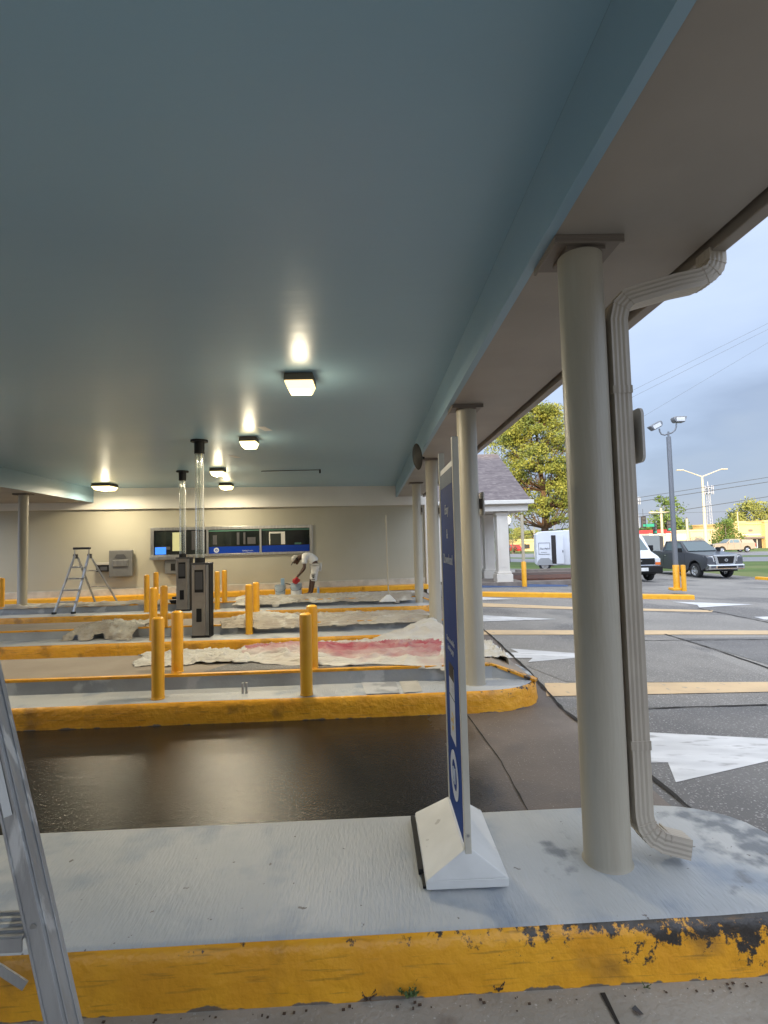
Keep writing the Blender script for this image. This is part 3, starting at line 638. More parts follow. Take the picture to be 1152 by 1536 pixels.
# ---------------------------------------------------------------- ceiling lights
def lamp(x, y, label, kind='warm', s=.29, pw=1.0, cracked=False):
    e = E('ceiling_light', (x, y, 3.349), label, 'ceiling light', 0, 'square lights under the canopy')
    h = MB(); a = s/2
    h.hexa([(-a*.94, -a*.94, -.001), (-a*.94, a*.94, -.001), (a*.94, a*.94, -.001), (a*.94, -a*.94, -.001), (-a, -a, -.075), (-a, a, -.075), (a, a, -.075), (a, -a, -.075)])
    h.build('housing', 'housing_brown', e, bevel=.006)
    ln = MB().hexa([(-a*.97, -a*.97, -.076), (-a*.97, a*.97, -.076), (a*.97, a*.97, -.076), (a*.97, -a*.97, -.076), (-a*.72, -a*.8, -.165), (-a*.72, a*.8, -.165), (a*.72, a*.8, -.165), (a*.72, -a*.8, -.165)]).build('lens', 'lens_'+kind, e, bevel=.012)
    MB().lathe([(0, -.045), (.035, -.03), (.045, 0), (.035, .03), (0, .045)], (-.02, -.0, -.135), 16).build('bulb', 'bulb', e, smooth=True)
    l = bpy.data.lights.new('lamp_light', 'AREA'); l.shape = 'SQUARE'; l.size = s*.8; l.energy = LAMP_W*pw; l.color = (1, .86, .62)
    lo_ = bpy.data.objects.new('lamp_light', l); COL.objects.link(lo_); lo_.parent = e; lo_.location = (0, 0, -.21)
    l2 = bpy.data.lights.new('lamp_glow', 'POINT'); l2.shadow_soft_size = .08; l2.energy = LAMP_W*pw*.16; l2.color = (1, .87, .62)
    lo2 = bpy.data.objects.new('lamp_glow', l2); COL.objects.link(lo2); lo2.parent = e; lo2.location = (0, 0, -.27)
lamp(-.68, 5.25, 'square ceiling light with a dark housing and warm lens, nearest and largest of the lights', 'warm', .30, 1.0)
lamp(-1.90, 8.28, 'square ceiling light glowing yellow right of the near tube, second from the camera', 'white', .27, .9)
lamp(-3.36, 11.6, 'square ceiling light between the near tube and the light over the teller window', 'white', .30, .9)
lamp(-3.96, 14.45, 'square ceiling light just in front of the cream fascia above the teller window', 'white', .34, .9)
lamp(-7.05, 14.0, 'wide ceiling light at the end of the blue beam on the left', 'white', .5, 1.3)
lamp(-5.0, 5.3, 'square ceiling light outside the frame on the left, over the second island', 'white', .3, 1.0)
lamp(-4.6, 2.2, 'square ceiling light outside the frame on the left, over the nearest lane', 'white', .3, .2)
for (u, v), lb in (((397, 643), 'small pale flush plate on the ceiling, nearer one'), ((352, 685), 'small pale flush plate on the ceiling, farther one near the tubes')):
    q = atz(u, v, 3.35); s_ = .09
    e = MB(); e.add([(q.x-s_, q.y-.13, 3.347), (q.x+s_*.3, q.y-.15, 3.347), (q.x+s_, q.y+.13, 3.347), (q.x-s_*.3, q.y+.15, 3.347), (q.x-s_, q.y-.13, 3.3505), (q.x+s_*.3, q.y-.15, 3.3505), (q.x+s_, q.y+.13, 3.3505), (q.x-s_*.3, q.y+.15, 3.3505)], [(0, 1, 2, 3), (0, 1, 5, 4), (1, 2, 6, 5), (2, 3, 7, 6), (3, 0, 4, 7)])
    tag(e.build('ceiling_plate', 'white_paint'), lb, 'ceiling plate', 'pale flush plates on the blue ceiling')
cd = E('ceiling_conduit', (-1.14, 12.05, 3.35), 'thin dark conduit run along the ceiling ending in a small black head', 'conduit')
MB().tube([(0, 0, -.012), (-1.36, .02, -.012)], .009, 8).build('conduit', 'dark_grey', cd)
MB().tube([(0, 0, 0), (0, 0, -.09)], .02, 10).build('sprinkler_head', 'black', cd)
# ---------------------------------------------------------------- bollards
def bollard(x, y, z, h, label, r=.058):
    e = MB(); e.lathe([(r*1.06, 0), (r*1.06, .01), (r, .014), (r, h-.035), (r*.92, h-.015), (r*.6, h-.003), (0, h)], n=28)
    o = e.build('bollard', 'bollard_yellow', smooth=True); o.location = (x, y, z); tag(o, label, 'bollard', 'yellow bollards on the islands'); return o
def bh(u, vt, x, y, z): return max(.5, aty(u, vt, y).z-z)
for u, vt, vb, z, lb in (
    (237, 925, 1048, .21, 'yellow bollard at the front left, on the lower step of the second island'),
    (266, 916, 1008, .355, 'yellow bollard on the raised step just right of and behind the front left one'),
    (460, 919, 1042, .21, 'yellow bollard at the front right, on the lower step before the stained cloth'),
    (469, 907, 1002, .355, 'yellow bollard touching the stained cloth, right behind the front right one'),
    (230, 881, 960, .21, 'thin yellow bollard left of the near kiosk, seen just above the front left bollard'),
    (246, 878, 940, .355, 'yellow bollard between the near kiosk and the thin bollard on the third island'),
    (374, 876, 951, .21, 'yellow bollard at the left end of the red stain, front one of its pair'),
    (384.5, 873, 930, .355, 'yellow bollard at the left end of the red stain, rear one of its pair'),
    (220, 862, 918, .21, 'far yellow bollard below the drawer left of the far kiosk, left one of its pair'),
    (234, 858, 904, .355, 'far yellow bollard below the drawer left of the far kiosk, right one of its pair'),
    (326, 857, 914, .21, 'far yellow bollard just right of the near kiosk, left one of its pair'),
    (337, 855, 903, .355, 'far yellow bollard just right of the near kiosk, right one of its pair'),
    (2, 867, 920, .21, 'yellow bollard at the left edge of the picture by the left column')):
    q = atz(u, vb, z); y = q.y
    if z > .3: y = max(y, {5: 5.5, 6: 5.5}.get(int(y), y))
    bollard(q.x, y, z, bh(u, vt, q.x, y, z), lb)
pb = MB(); 
# short steel stub pipes at the riser foot of island two
q = atz(367, 1040, .21)
st = E('pipe_stub', (q.x, q.y, .21), 'pair of short steel pipe stubs on the lower step of the second island', 'pipe stub')
for dx in (-.018, .018): MB().tube([(dx, 0, 0), (dx, 0, .10)], .012, 10).build('pipe', 'steel', st)
# ---------------------------------------------------------------- teller kiosks
def kiosk(x, y, z, wd, h, label, ztop=3.35):
    e = E('teller_kiosk', (x, y, z), label, 'teller kiosk', 0, 'pneumatic tube teller kiosks')
    a = wd/2; b = MB(); b.box(-a, a, -.17, .03, .035, h); b.build('cabinet', 'kiosk_steel', e, bevel=.008)
    MB().box(-a-.01, a+.06, -.16, .06, 0, .034).build('base', 'black', e)
    MB().box(a+.002, a+.05, -.15, .03, .035, h-.01).build('side_channel', 'steel', e)
    MB().box(a+.051, a+.065, -.155, .04, .035, h+.01).build('side_post', 'black', e)
    MB().box(-a-.01, a+.065, -.175, .05, h, h+.03).build('lid', 'dark_grey', e)
    MB().box(-a*.55, a*.75, -.183, -.171, h*.62, h*.93).build('screen_recess', 'black', e, bevel=.004)
    MB().box(-a*.45, a*.65, -.186, -.1835, h*.66, h*.90).build('door', 'dark_grey', e)
    MB().box(-a*.3, a*.45, -.183, -.171, h*.22, h*.40).build('keypad_recess', 'black', e, bevel=.004)
    MB().cyl((-a*.6, -.172), .012, h*.965, h*.985).build('lock', 'steel', e)
    zt = ztop-z
    MB().cyl((-.01, -.06), .078, h+.03, h+.11, 24).build('tube_socket', 'black', e)
    MB().tube([(-.01, -.06, h+.11), (-.01, -.06, zt-.22)], .068, 28, cap=False).build('tube', 'tube_glass', e, smooth=True)
    MB().tube([(-.01, -.06, h+.11), (-.01, -.06, zt-.22)], .020, 12).build('inner_tube', 'tube_glass', e, smooth=True)
    for k in (.35, .62): MB().tube([(-.01, -.06, h+(zt-h)*k), (-.01, -.06, h+(zt-h)*k+.012)], .0705, 24, cap=False).build('joint_ring', 'tube_glass', e)
    MB().cyl((-.01, -.06), .080, zt-.22, zt-.03, 24).build('tube_collar', 'black', e)
    MB().cyl((-.01, -.06), .135, zt-.03, zt-.001, 24).build('ceiling_flange', 'black', e)
q = aty(299, 954, 8.30)
kiosk(-2.72, 8.46, .21, .21, 1.14, 'nearer of the two steel teller kiosks, its clear tube rising to the ceiling')
kiosk(-4.22, 11.9, .21, .24, 1.16, 'farther of the two steel teller kiosks, partly hidden behind the nearer one')
# ================================================================ UPRIGHT SIGN
sx, sy0, sy1, zb = .375, 2.235, 2.67, .345
sg = E('floor_sign', (0, 0, 0), 'tall narrow blue poster sign on a white pyramid foot, seen almost edge-on', 'sign')
by0, by1, bx0, bx1 = 2.20, 2.74, .195, .535
ft = MB()
ft.hexa([(bx0, by0, .222), (bx1, by0, .222), (bx1, by1, .222), (bx0, by1, .222), (bx0, by0, .258), (bx1, by0, .258), (bx1, by1, .258), (bx0, by1, .258)])
ft.hexa([(bx0, by0, .258), (bx1, by0, .258), (bx1, by1, .258), (bx0, by1, .258), (sx-.02, sy0-.01, .36), (sx+.02, sy0-.01, .36), (sx+.02, sy1+.01, .36), (sx-.02, sy1+.01, .36)])
foot = ft.build('foot', 'white_paint', sg, bevel=.004)
MB().box(bx0-.012, bx1-.01, by0+.03, by1-.01, .2105, .2215).build('foot_mat', 'rubber', sg)
MB().box(bx0-.022, bx0-.001, by0+.12, by1+.02, .2105, .235).build('ballast_pad', 'rubber', sg)
for yy in (sy0, sy1): MB().box(sx-.014, sx+.014, yy-.014, yy+.014, zb, 2.095).build('post', 'sign_edge', sg, bevel=.003)
MB().box(sx-.008, sx+.008, sy0+.0145, sy1-.0145, .40, 2.0).build('panel', 'white_paint', sg)
ps = MB().box(sx-.0125, sx-.0085, sy0+.028, sy1-.028, .37, 1.97).build('poster', 'sign_blue', sg)
ps.data.materials.append(M['sign_blue'])
MB().box(sx-.0135, sx-.0126, sy0+.028, sy1-.028, 1.90, 1.97).build('poster_header', 'sign_top', ps)
# writing runs from the far post to the near post, read from the left side
def sf(y, z): return frame((sx-.0134, y, z), (0, -1, 0), (0, 0, 1))
ym = (sy0+sy1)/2
text('Easy', .065, 'sign_print', ps, sf(ym, 1.77), shear=.3)
text('&', .065, 'sign_print', ps, sf(ym, 1.655))
text('Download', .066, 'sign_print', ps, sf(ym, 1.535))
text('Start on mobile', .036, 'sign_print', ps, sf(ym, 1.165)); text('banking app', .036, 'sign_print', ps, sf(ym, 1.125))
ph = MB(); ph.box(sx-.0140, sx-.0128, ym-.075, ym+.075, .72, 1.06); ph = ph.build('phone_picture', 'sign_print', ps)
MB().box(sx-.0146, sx-.0141, ym-.07, ym+.07, 1.0, 1.07).build('phone_camera', 'black', ph)
MB().box(sx-.0146, sx-.0141, ym-.075, ym+.075, .915, .92).build('phone_edge', 'black', ph)
random.seed(3)
yb_ = MB()
for k in range(9): a = ym+random.uniform(-.035, .035); b = .80+random.uniform(-.035, .05); yb_.box(sx-.0146, sx-.0141, a-.012, a+.012, b-.008, b+.008)
yb_.build('yellow_blobs', 'sign_yellow', ph)
yb_ = MB()
for k in range(7): yb_.box(sx-.0146, sx-.0141, ym-.05, ym-.05+.07*random.uniform(.4, 1), .99-k*.009, .992-k*.009)
yb_.build('grey_text_lines', 'grey_box', ph)
rg = MB(); c = Vector((sx-.0128, ym, .565)); ring(rg, c, .068, .108, (0, -1, 0), (0, 0, 1)); 
rg.tube([c+Vector((-.001, .022, -.035)), c+Vector((-.001, .022, .03))], .006, 6); rg.tube([c+Vector((-.001, -.022, -.03)), c+Vector((-.001, -.022, .035))], .006, 6)
rg.tube([c+Vector((-.001, .022, .03)), c+Vector((-.001, -.022, -.03))], .005, 6)
rg.build('round_emblem', 'sign_print', ps)
MB().cyl((0, 0), .006, 0, .002, 12).build('bolt', 'steel', sg).matrix_local = frame((sx, sy0-.0145, .42), (1, 0, 0), (0, 0, 1))
# ================================================================ CLOTHS
def prof(x, y):
    y = y-.015*x
    if x > 1.45: return .0
    if y < 4.96: return 0
    if y < 5.40: return .21
    if y < 6.45: return .355
    if y < 8.10: return 0
    if y < 8.64: return .21
    if y < 9.5: return .355
    if y < 11.5: return 0
    if y < 12.1: return .21
    if y < 13.0: return .355
    return .15
def prof_s(x, y, k=.13):
    m = 0
    for dy in (-1.5, -1, -.5, 0, .5, 1, 1.5): m = max(m, prof(x, y+dy*k)-abs(dy)*.05)
    return m
def fold(x, y, s, seed, ang=0.0, an=2.6):
    c_, s_ = math.cos(ang), math.sin(ang); a = (x*c_+y*s_); b = (-x*s_+y*c_)*an
    q = Vector((a*s, b*s, seed)); w_ = noise.noise_vector(q*.45)*1.1; q = q+w_
    r1 = 1-abs(noise.noise(q))*2.2
    q2 = Vector(((a*.8+b*.35)*s*1.5, (b*.8-a*.3)*s*1.3, seed+5))+w_*.8; r2 = 1-abs(noise.noise(q2))*2.4
    return max(0, r1)**3*.75+max(0, r2)**3*.45+noise.noise(q*.5)*.25
def cloth(name, quad, label, m, amp=.06, s=2.2, ang=0, seed=0, nu=110, nv=46, edge=.10, lift=.012, an=2.6, tent=0, pw=1, stain=None, heaps=(), group='painters drop cloths'):
    A, B_, C_, D = [Vector(p) for p in quad]; vs = []; stv = []
    for j in range(nv+1):
        for i in range(nu+1):
            a, b = i/nu, j/nv
            ap = a**pw; p = (A*(1-a)+B_*a)*(1-b)+Vector((D.x*(1-a)+C_.x*a, D.y*(1-ap)+C_.y*ap))*b
            e1 = noise.noise(Vector((a*6, seed+1.3, 0)))*edge; e2 = noise.noise(Vector((b*4, seed+7.3, 0)))*edge*1.3
            e3 = noise.noise(Vector((a*17, seed+3.3, 0)))*edge*.2
            wv = (1 if b < .5 else -1)*(abs(b-.5)*2)**2; wh = (1 if a < .5 else -1)*(abs(a-.5)*2)**2
            x = p.x+e2*wh+noise.noise(Vector((p.x*3, p.y*4, seed)))*.03; y = p.y+(e1+e3)*wv+noise.noise(Vector((p.x*4, p.y*5, seed+9)))*.03
            ed = min(min(a, 1-a)*nu/5, min(b, 1-b)*nv/4, 1)
            h = max(prof_s(x, y), tent*min(1, .55+.45*abs(math.cos((y-6.3)*1.3))))+lift+amp*fold(x, y, s, seed, ang, an)*(.35+.65*ed)
            for hx, hy, hr, hh in heaps:
                d = math.hypot((x-hx), (y-hy)*1.3)/hr
                if d < 1: h += hh*(1-d*d)**2*(.55+.45*fold(x, y, s*1.1, seed+4, ang+.5, 3.0))
            vs.append((x, y, h-(1-ed)*lift*.6)); stv.append(stain(a, b) if stain else 0)
    fs = [(j*(nu+1)+i, j*(nu+1)+i+1, (j+1)*(nu+1)+i+1, (j+1)*(nu+1)+i) for j in range(nv) for i in range(nu)]
    o = MB().add(vs, fs).build(name, m, smooth=False); o.data.polygons.foreach_set('use_smooth', [True]*len(o.data.polygons))
    if stain:
        at = o.data.attributes.new('stain', 'FLOAT', 'POINT'); at.data.foreach_set('value', stv)
    so_ = o.modifiers.new('thick', 'SOLIDIFY'); so_.thickness = .004; so_.offset = 1
    return tag(o, label, 'drop cloth', group)
def P2(u, v, z): q = atz(u, v, z); return (q.x, q.y)
cloth('drop_cloth', [P2(200, 1000, .36), P2(372, 995, .36), P2(385, 962, .36), P2(215, 978, .36)],
      'white crumpled cloth tail running left on the raised step of the second island', 'cloth_white', .05, 3.2, .35, 2, 90, 50, .12, heaps=[(-1.65, 5.95, .45, .05)])
cloth('drop_cloth', [P2(350, 995, .36), P2(700, 1000, .36), (1.05, 8.75), P2(372, 953, .42)],
      'white cloth with a large red paint stain across the second island', 'cloth_red', .05, 2.3, -.12, 11, 240, 110, .10, an=2.6, tent=.34, pw=2.2,
      stain=lambda a, b: .90*math.exp(-((b-(.62-.30*a))/(.42-.08*a))**2)*(1 if .02 < a < .93 else .2), heaps=[(-.95, 6.2, .8, .09)])
cloth('drop_cloth', [(-4.9, 8.34), (-3.75, 8.30), (-3.7, 9.25), (-4.7, 9.2)], 'small crumpled beige cloth at the left, on the third island', 'cloth', .06, 3.2, .5, 21, 80, 60, .16, heaps=[(-4.3, 8.7, .5, .08)])
cloth('drop_cloth', [(-2.45, 8.50), (.98, 8.53), (.98, 9.75), (-2.5, 9.55)], 'long beige cloth hanging over the step of the third island right of the near kiosk', 'cloth', .05, 2.3, .12, 31, 220, 80, .10, heaps=[(-1.9, 9.0, .7, .11)])
cloth('drop_cloth', [(-3.2, 11.9), (1.0, 11.95), (1.0, 13.1), (-3.3, 13.0)], 'long beige cloth over the farthest island in front of the bending man', 'cloth', .05, 2.2, .1, 41, 220, 70, .10, heaps=[(.2, 12.4, .8, .05)])
cloth('drop_cloth', [(-3.9, 13.7), (1.3, 13.9), (1.3, 15.3), (-3.8, 14.7)], 'pale cloth spread along the foot of the bank wall under the man and buckets', 'cloth_white', .05, 2.2, 0, 51, 140, 50, .10)
cloth('drop_cloth', [(-8.3, 11.95), (-4.7, 12.0), (-4.8, 12.6), (-8.2, 12.5)], 'thin beige cloth along the far island at the feet of the distant stepladder', 'cloth', .05, 2.0, 0, 61, 110, 30, .08)
cloth('drop_cloth', [(1.15, 5.75), (1.5, 5.62), (1.75, 6.9), (1.2, 7.1)], 'small white cloth corner spilling onto the pavement right of the second column', 'cloth_white', .05, 3.5, .3, 71, 40, 40, .08)
cloth('drop_cloth', [(-5.6, 8.0+.72), (-5.0, 8.72), (-2.95, 8.8), (-3.0, 9.3)], 'flat beige cloth between the bollards and the near kiosk', 'cloth', .05, 2.0, 0, 81, 90, 30, .08) if 0 else None
# ================================================================ SMALL THINGS ON THE FAR ISLAND
q = atz(583, 902, .37); s0 = E('floor_squeegee', (q.x, q.y, .37), 'long pale pole with a white triangular head standing on the cloth', 'squeegee')
tp = aty(579, 773, q.y)
MB().tube([(0, 0, .12), (tp.x-q.x, .03, tp.z-.37)], .014, 10).build('handle', 'pole_pale', s0)
MB().hexa([(-.20, -.10, 0), (.16, -.10, 0), (.16, .12, 0), (-.20, .12, 0), (-.04, -.02, .14), (.03, -.02, .14), (.03, .03, .14), (-.04, .03, .14)]).build('head', 'white_paint', s0, bevel=.01)
def bucket(u, v, r, h, label, lab=False):
    q = aty(u, v, 14.55); q.z = .19
    e = E('paint_bucket', q, label, 'bucket', 0, 'buckets beside the man')
    MB().lathe([(0, .0), (r*.86, 0), (r*.96, h*.72), (r*1.05, h*.74), (r*1.05, h*.78), (r*.98, h*.80), (r, h), (r*1.04, h), (r*1.04, h+.012), (r*.94, h+.012), (r*.86, .03), (0, .03)], n=28).build('body', 'bucket', e, smooth=True)
    ring_ = MB(); ring_.tube([(-r*1.06, 0, h*.76)]+[(-r*1.06*math.cos(R(t)), -r*1.1*math.sin(R(t))*1.0, h*.76-.10*math.sin(R(t))) for t in range(20, 170, 20)]+[(r*1.06, 0, h*.76)], .005, 6); ring_.build('wire_handle', 'dark_grey', e)
    if lab: MB().tube([(0, 0, .03), (0, 0, h*.5)], r*.965, 28, cap=False).build('paper_label', 'white_paint', e)
    return e
b1 = bucket(420.5, 896, .15, .31, 'pale bucket standing left of the other, with a blue brush sticking out')
b2 = bucket(444.5, 895, .155, .34, 'pale bucket with a white label under the bending man\'s hands', True)
br = E('wide_brush', b1.location+Vector((.07, 0, .30)), 'pale blue brush standing upright in the left bucket', 'brush')
MB().box(-.05, .05, -.02, .02, .0, .20).build('bristle_guard', 'pale_blue', br, bevel=.01); MB().tube([(0, 0, -.2), (0, 0, .01)], .015, 8).build('handle', 'pale_blue', br)
lad = E('paint_scoop', b2.location+Vector((-.15, -.02, .30)), 'black handled tool resting across the rim of the labelled bucket', 'tool')
MB().bar((-.14, -.02, .06), (.10, 0, .0), .035, .02).build('handle', 'black', lad); MB().box(.08, .16, -.03, .03, -.03, .0).build('blade', 'steel', lad)
q = wallpt(480, 882); bt = E('water_bottle', (q.x, q.y-.55, .17), 'small clear blue plastic bottle on the cloth behind the man', 'bottle')
MB().lathe([(0, 0), (.035, 0), (.036, .13), (.03, .16), (.014, .19), (.014, .2)], n=16).build('body', 'pale_blue', bt, smooth=True); MB().cyl((0, 0), .016, .2, .22, 12).build('cap', 'white_paint', bt)
q = atz(272, 905, .355)
tl = E('paint_tray', (q.x, q.y, .36), 'flat black paint tray on the far island beside the far kiosk', 'paint tray')
MB().hexa([(-.18, -.12, 0), (.18, -.12, 0), (.18, .12, 0), (-.18, .12, 0), (-.22, -.15, .09), (.22, -.15, .09), (.22, .15, .06), (-.22, .15, .06)]).build('tray', 'black', tl, bevel=.008)
MB().tube([(-.2, 0, .12), (.18, .02, .14)], .03, 12).build('roller', 'dark_grey', tl)
# ================================================================ PERSON
def skin(name, verts, edges, rad, m, parent=None, root=0, sub=2):
    me = bpy.data.meshes.new(name); me.from_pydata(verts, edges, []); o = bpy.data.objects.new(name, me); COL.objects.link(o)
    s_ = o.modifiers.new('s', 'SKIN'); s_.use_smooth_shade = True
    for i, r_ in enumerate(rad):
        me.skin_vertices[0].data[i].radius = (r_, r_) if not isinstance(r_, tuple) else r_
    me.skin_vertices[0].data[root].use_root = True
    u_ = o.modifiers.new('u', 'SUBSURF'); u_.levels = sub; u_.render_levels = sub
    dg = bpy.context.evaluated_depsgraph_get(); nm = bpy.data.meshes.new_from_object(o.evaluated_get(dg)); o.modifiers.clear(); o.data = nm
    nm.materials.clear(); nm.materials.append(M[m]); nm.polygons.foreach_set('use_smooth', [True]*len(nm.polygons))
    if parent: o.parent = parent
    return o
q = aty(466, 893, 14.3)
man = E('person', (q.x, q.y, .20), 'man in white shirt and shorts, pale cap and red gloves bending over a bucket', 'person')
K = 1.0
hip = (.15, 0, .86); 
V_ = [hip, (.11, 0, .95), (-.02, 0, 1.06), (-.14, 0, 1.10), (-.24, 0, 1.09), (-.33, 0, 1.03), (-.40, 0, .985),
      (.15, -.09, .83), (.10, -.10, .45), (.04, -.11, .09), (-.05, -.11, .035), (-.15, -.12, .03),
      (.14, .09, .83), (.02, .12, .46), (-.05, .13, .09), (-.14, .13, .035), (-.23, .13, .03),
      (-.14, -.17, 1.03), (-.12, -.25, .76), (-.29, -.20, .585), (-.34, -.18, .535),
      (-.14, .17, 1.03), (-.20, .24, .77), (-.32, .16, .60), (-.37, .14, .55)]
Ed = [(0, 1), (1, 2), (2, 3), (3, 4), (4, 5), (5, 6), (0, 7), (7, 8), (8, 9), (9, 10), (10, 11), (0, 12), (12, 13), (13, 14), (14, 15), (15, 16),
      (3, 17), (17, 18), (18, 19), (19, 20), (3, 21), (21, 22), (22, 23), (23, 24)]
Rd = [.12, .11, .12, .11, .055, .085, .075, .085, .055, .036, .035, .025, .085, .055, .036, .035, .025, .055, .040, .028, .03, .055, .040, .028, .03]
skin('body', V_, Ed, Rd, 'skin', man)
skin('shirt', [(.13, 0, .90), (.09, 0, .98), (-.02, 0, 1.07), (-.14, 0, 1.10), (-.20, 0, 1.095), (-.14, -.18, 1.03), (-.13, -.24, .88), (-.14, .18, 1.03), (-.17, .23, .88)],
     [(0, 1), (1, 2), (2, 3), (3, 4), (3, 5), (5, 6), (3, 7), (7, 8)], [(.15, .16), (.145, .15), (.145, .15), (.135, .14), .085, .075, .075, .075, .075], 'shirt', man)
skin('shorts', [(.15, 0, .88), (.15, -.09, .80), (.12, -.10, .60), (.10, -.105, .40), (.15, .09, .80), (.09, .11, .60), (.03, .12, .42)],
     [(0, 1), (1, 2), (2, 3), (0, 4), (4, 5), (5, 6)], [(.15, .15), .115, .10, .09, .115, .10, .09], 'shorts', man)
bp_ = MB(); bp_.add([(-.03+.05, -.208, .50), (.16, -.212, .50), (.16, -.214, .62), (.04, -.212, .62)], [(0, 1, 2, 3)])
sp = MB()
for (a, b, c_, d) in ((.05, .15, .46, .475), (.08, .13, .50, .53), (.06, .14, .545, .575), (.05, .16, .60, .612)): sp.box(a, b, -.212, -.206, c_, d)
sp.build('black_print', 'black', man)
MB().box(.06, .18, -.216, -.2125, .44, .59).v if 0 else None
for s_, (x_, y_) in enumerate(((-.06, -.115), (-.15, .13))):
    MB().hexa([(x_-.15, y_-.045, 0), (x_+.13, y_-.04, 0), (x_+.13, y_+.04, 0), (x_-.15, y_+.045, 0), (x_-.12, y_-.035, .05), (x_+.12, y_-.035, .10), (x_+.12, y_+.035, .10), (x_-.12, y_+.035, .05)]).build('shoe', 'shoe', man, bevel=.02, seg=3)
hx, hz = -.385, 1.0
cp = MB()
for j in range(7):
    pass
def ell(mb, c, r, n=16, m=10, t0=0, t1=180):
    prof_ = [(math.sin(R(t0+(t1-t0)*i/m)), math.cos(R(t0+(t1-t0)*i/m))) for i in range(m+1)]; vs = []
    for a, b in prof_:
        for j in range(n): vs.append((c[0]+r[0]*a*math.cos(2*math.pi*j/n), c[1]+r[1]*a*math.sin(2*math.pi*j/n), c[2]+r[2]*b))
    mb.add(vs, [(i*n+j, i*n+(j+1) % n, (i+1)*n+(j+1) % n, (i+1)*n+j) for i in range(m) for j in range(n)]); return mb
hd = ell(MB(), (0, 0, 0), (.098, .08, .112)); ell(hd, (-.095, 0, -.015), (.022, .014, .026), 8, 6); ell(hd, (.01, -.08, -.01), (.018, .012, .03), 8, 6); ell(hd, (.01, .08, -.01), (.018, .012, .03), 8, 6)
ell(hd, (-.05, 0, -.08), (.05, .045, .04), 10, 6)
ho = hd.build('head', 'skin', man, smooth=True); HM = Matrix.Translation((hx, 0, hz)) @ Matrix.Rotation(R(-52), 4, 'Y'); ho.matrix_local = HM
ce = ell(MB(), (.005, 0, .02), (.112, .094, .112), 18, 8, 0, 92); ceo = ce.build('cap', 'plinth_white', man, smooth=True); ceo.matrix_local = HM.copy()
MB().hexa([(-.2, -.055, .005), (-.08, -.075, .02), (-.08, .075, .02), (-.2, .055, .005), (-.2, -.055, .014), (-.08, -.075, .032), (-.08, .075, .032), (-.2, .055, .014)]).build('cap_peak', 'dark_grey', ceo, bevel=.004)
hr = ell(MB(), (.03, 0, -.005), (.085, .084, .09), 14, 8).build('hair', 'black', man, smooth=True); hr.matrix_local = HM.copy()
for sg_, (hx_, hy_, hz_) in enumerate(((-.345, -.18, .53), (-.375, .14, .545))):
    vv = [(0, 0, 0), (-.03, 0, -.05)]; ee = [(0, 1)]; rr_ = [.032, .038]
    for f_ in range(4):
        yy = -.030+.020*f_; ln = (.036, .042, .040, .032)[f_]; i0 = len(vv)
        vv += [(-.045, yy*.9, -.075), (-.050-ln*.3, yy*1.1, -.078-ln*.8), (-.040, yy, -.082-ln*1.5)]; ee += [(1, i0), (i0, i0+1), (i0+1, i0+2)]; rr_ += [.011, .010, .0085]
    i0 = len(vv); sgn = 1 if sg_ else -1
    vv += [(.0, -.035*sgn, -.06), (.005, -.045*sgn, -.095)]; ee += [(1, i0), (i0, i0+1)]; rr_ += [.012, .010]
    o_ = skin('glove', vv, ee, rr_, 'glove_red', man, 0, 1); o_.location = (hx_, hy_, hz_)
rag = ell(MB(), (0, 0, 0), (.10, .08, .08), 18, 12)
rag.v = [tuple(Vector(v)*(1+.35*noise.noise(Vector(v)*22))) for v in rag.v]
q_ = man.location+Vector((-.385, -.02, .43))
rg_ = rag.build('red_rag', 'glove_red', None, smooth=True); rg_.location = q_; tag(rg_, 'crumpled bright red rag held in the bending man\'s gloved hands', 'rag')
# ================================================================ STEPLADDERS
def stepladder_far():
    y = 11.95; pA = aty(81, 918, y-.12); pB = aty(110, 918, y-.12)
    x = (pA.x+pB.x)/2; e = E('stepladder', (x, y, .215), 'open aluminium stepladder standing on the far island by the left column', 'stepladder', R(0))
    top = aty(124, 818, y+.25); H = (top.z-.215)/1.07
    tx = top.x-x; b = (pB.x-pA.x)/2; tw = .16
    fl = [Vector((-b, -.12, 0)), Vector((b, -.12, 0))]; tf = [Vector((tx-tw, .22, H*.9)), Vector((tx+tw, .22, H*.9))]
    for a, c_ in zip(fl, tf): MB().bar(a, c_, .06, .03).build('rail', 'alu', e)
    rb = [Vector((tx-.02, .85, .145)), Vector((tx+.50, .85, .145))]
    for a, c_ in zip(rb, [Vector((tx-tw+.02, .30, H*.88)), Vector((tx+tw, .30, H*.88))]): MB().bar(a, c_, .035, .03).build('rear_leg', 'alu', e)
    for k in range(1, 5):
        t = k*.2; a = fl[0].lerp(tf[0], t); c_ = fl[1].lerp(tf[1], t); MB().bar(a, c_, .09, .03).build('step', 'alu', e)
    for k in (.35, .7):
        a = rb[0].lerp(Vector((tx-tw+.02, .30, H*.88)), k); c_ = rb[1].lerp(Vector((tx+tw, .30, H*.88)), k); MB().bar(a, c_, .025, .02).build('rear_brace', 'alu', e)
    for k in (0, 1): MB().bar(tf[k]+Vector((0, .03, -.06)), tf[k]+Vector((0, .03, .04)), .08, .06).build('hinge', 'dark_grey', e)
    MB().tube([tf[0], tf[0]+Vector((0, 0, .17)), tf[1]+Vector((0, 0, .17)), tf[1]], .016, 8).build('hand_rail', 'alu', e)
    MB().bar(tf[0]+Vector((-.03, 0, .17)), tf[1]+Vector((.03, 0, .17)), .07, .05).build('top_tray', 'dark_grey', e, bevel=.01)
    for a in fl: MB().box(a.x-.04, a.x+.04, a.y-.03, a.y+.03, -.01, .04).build('foot', 'rubber', e)
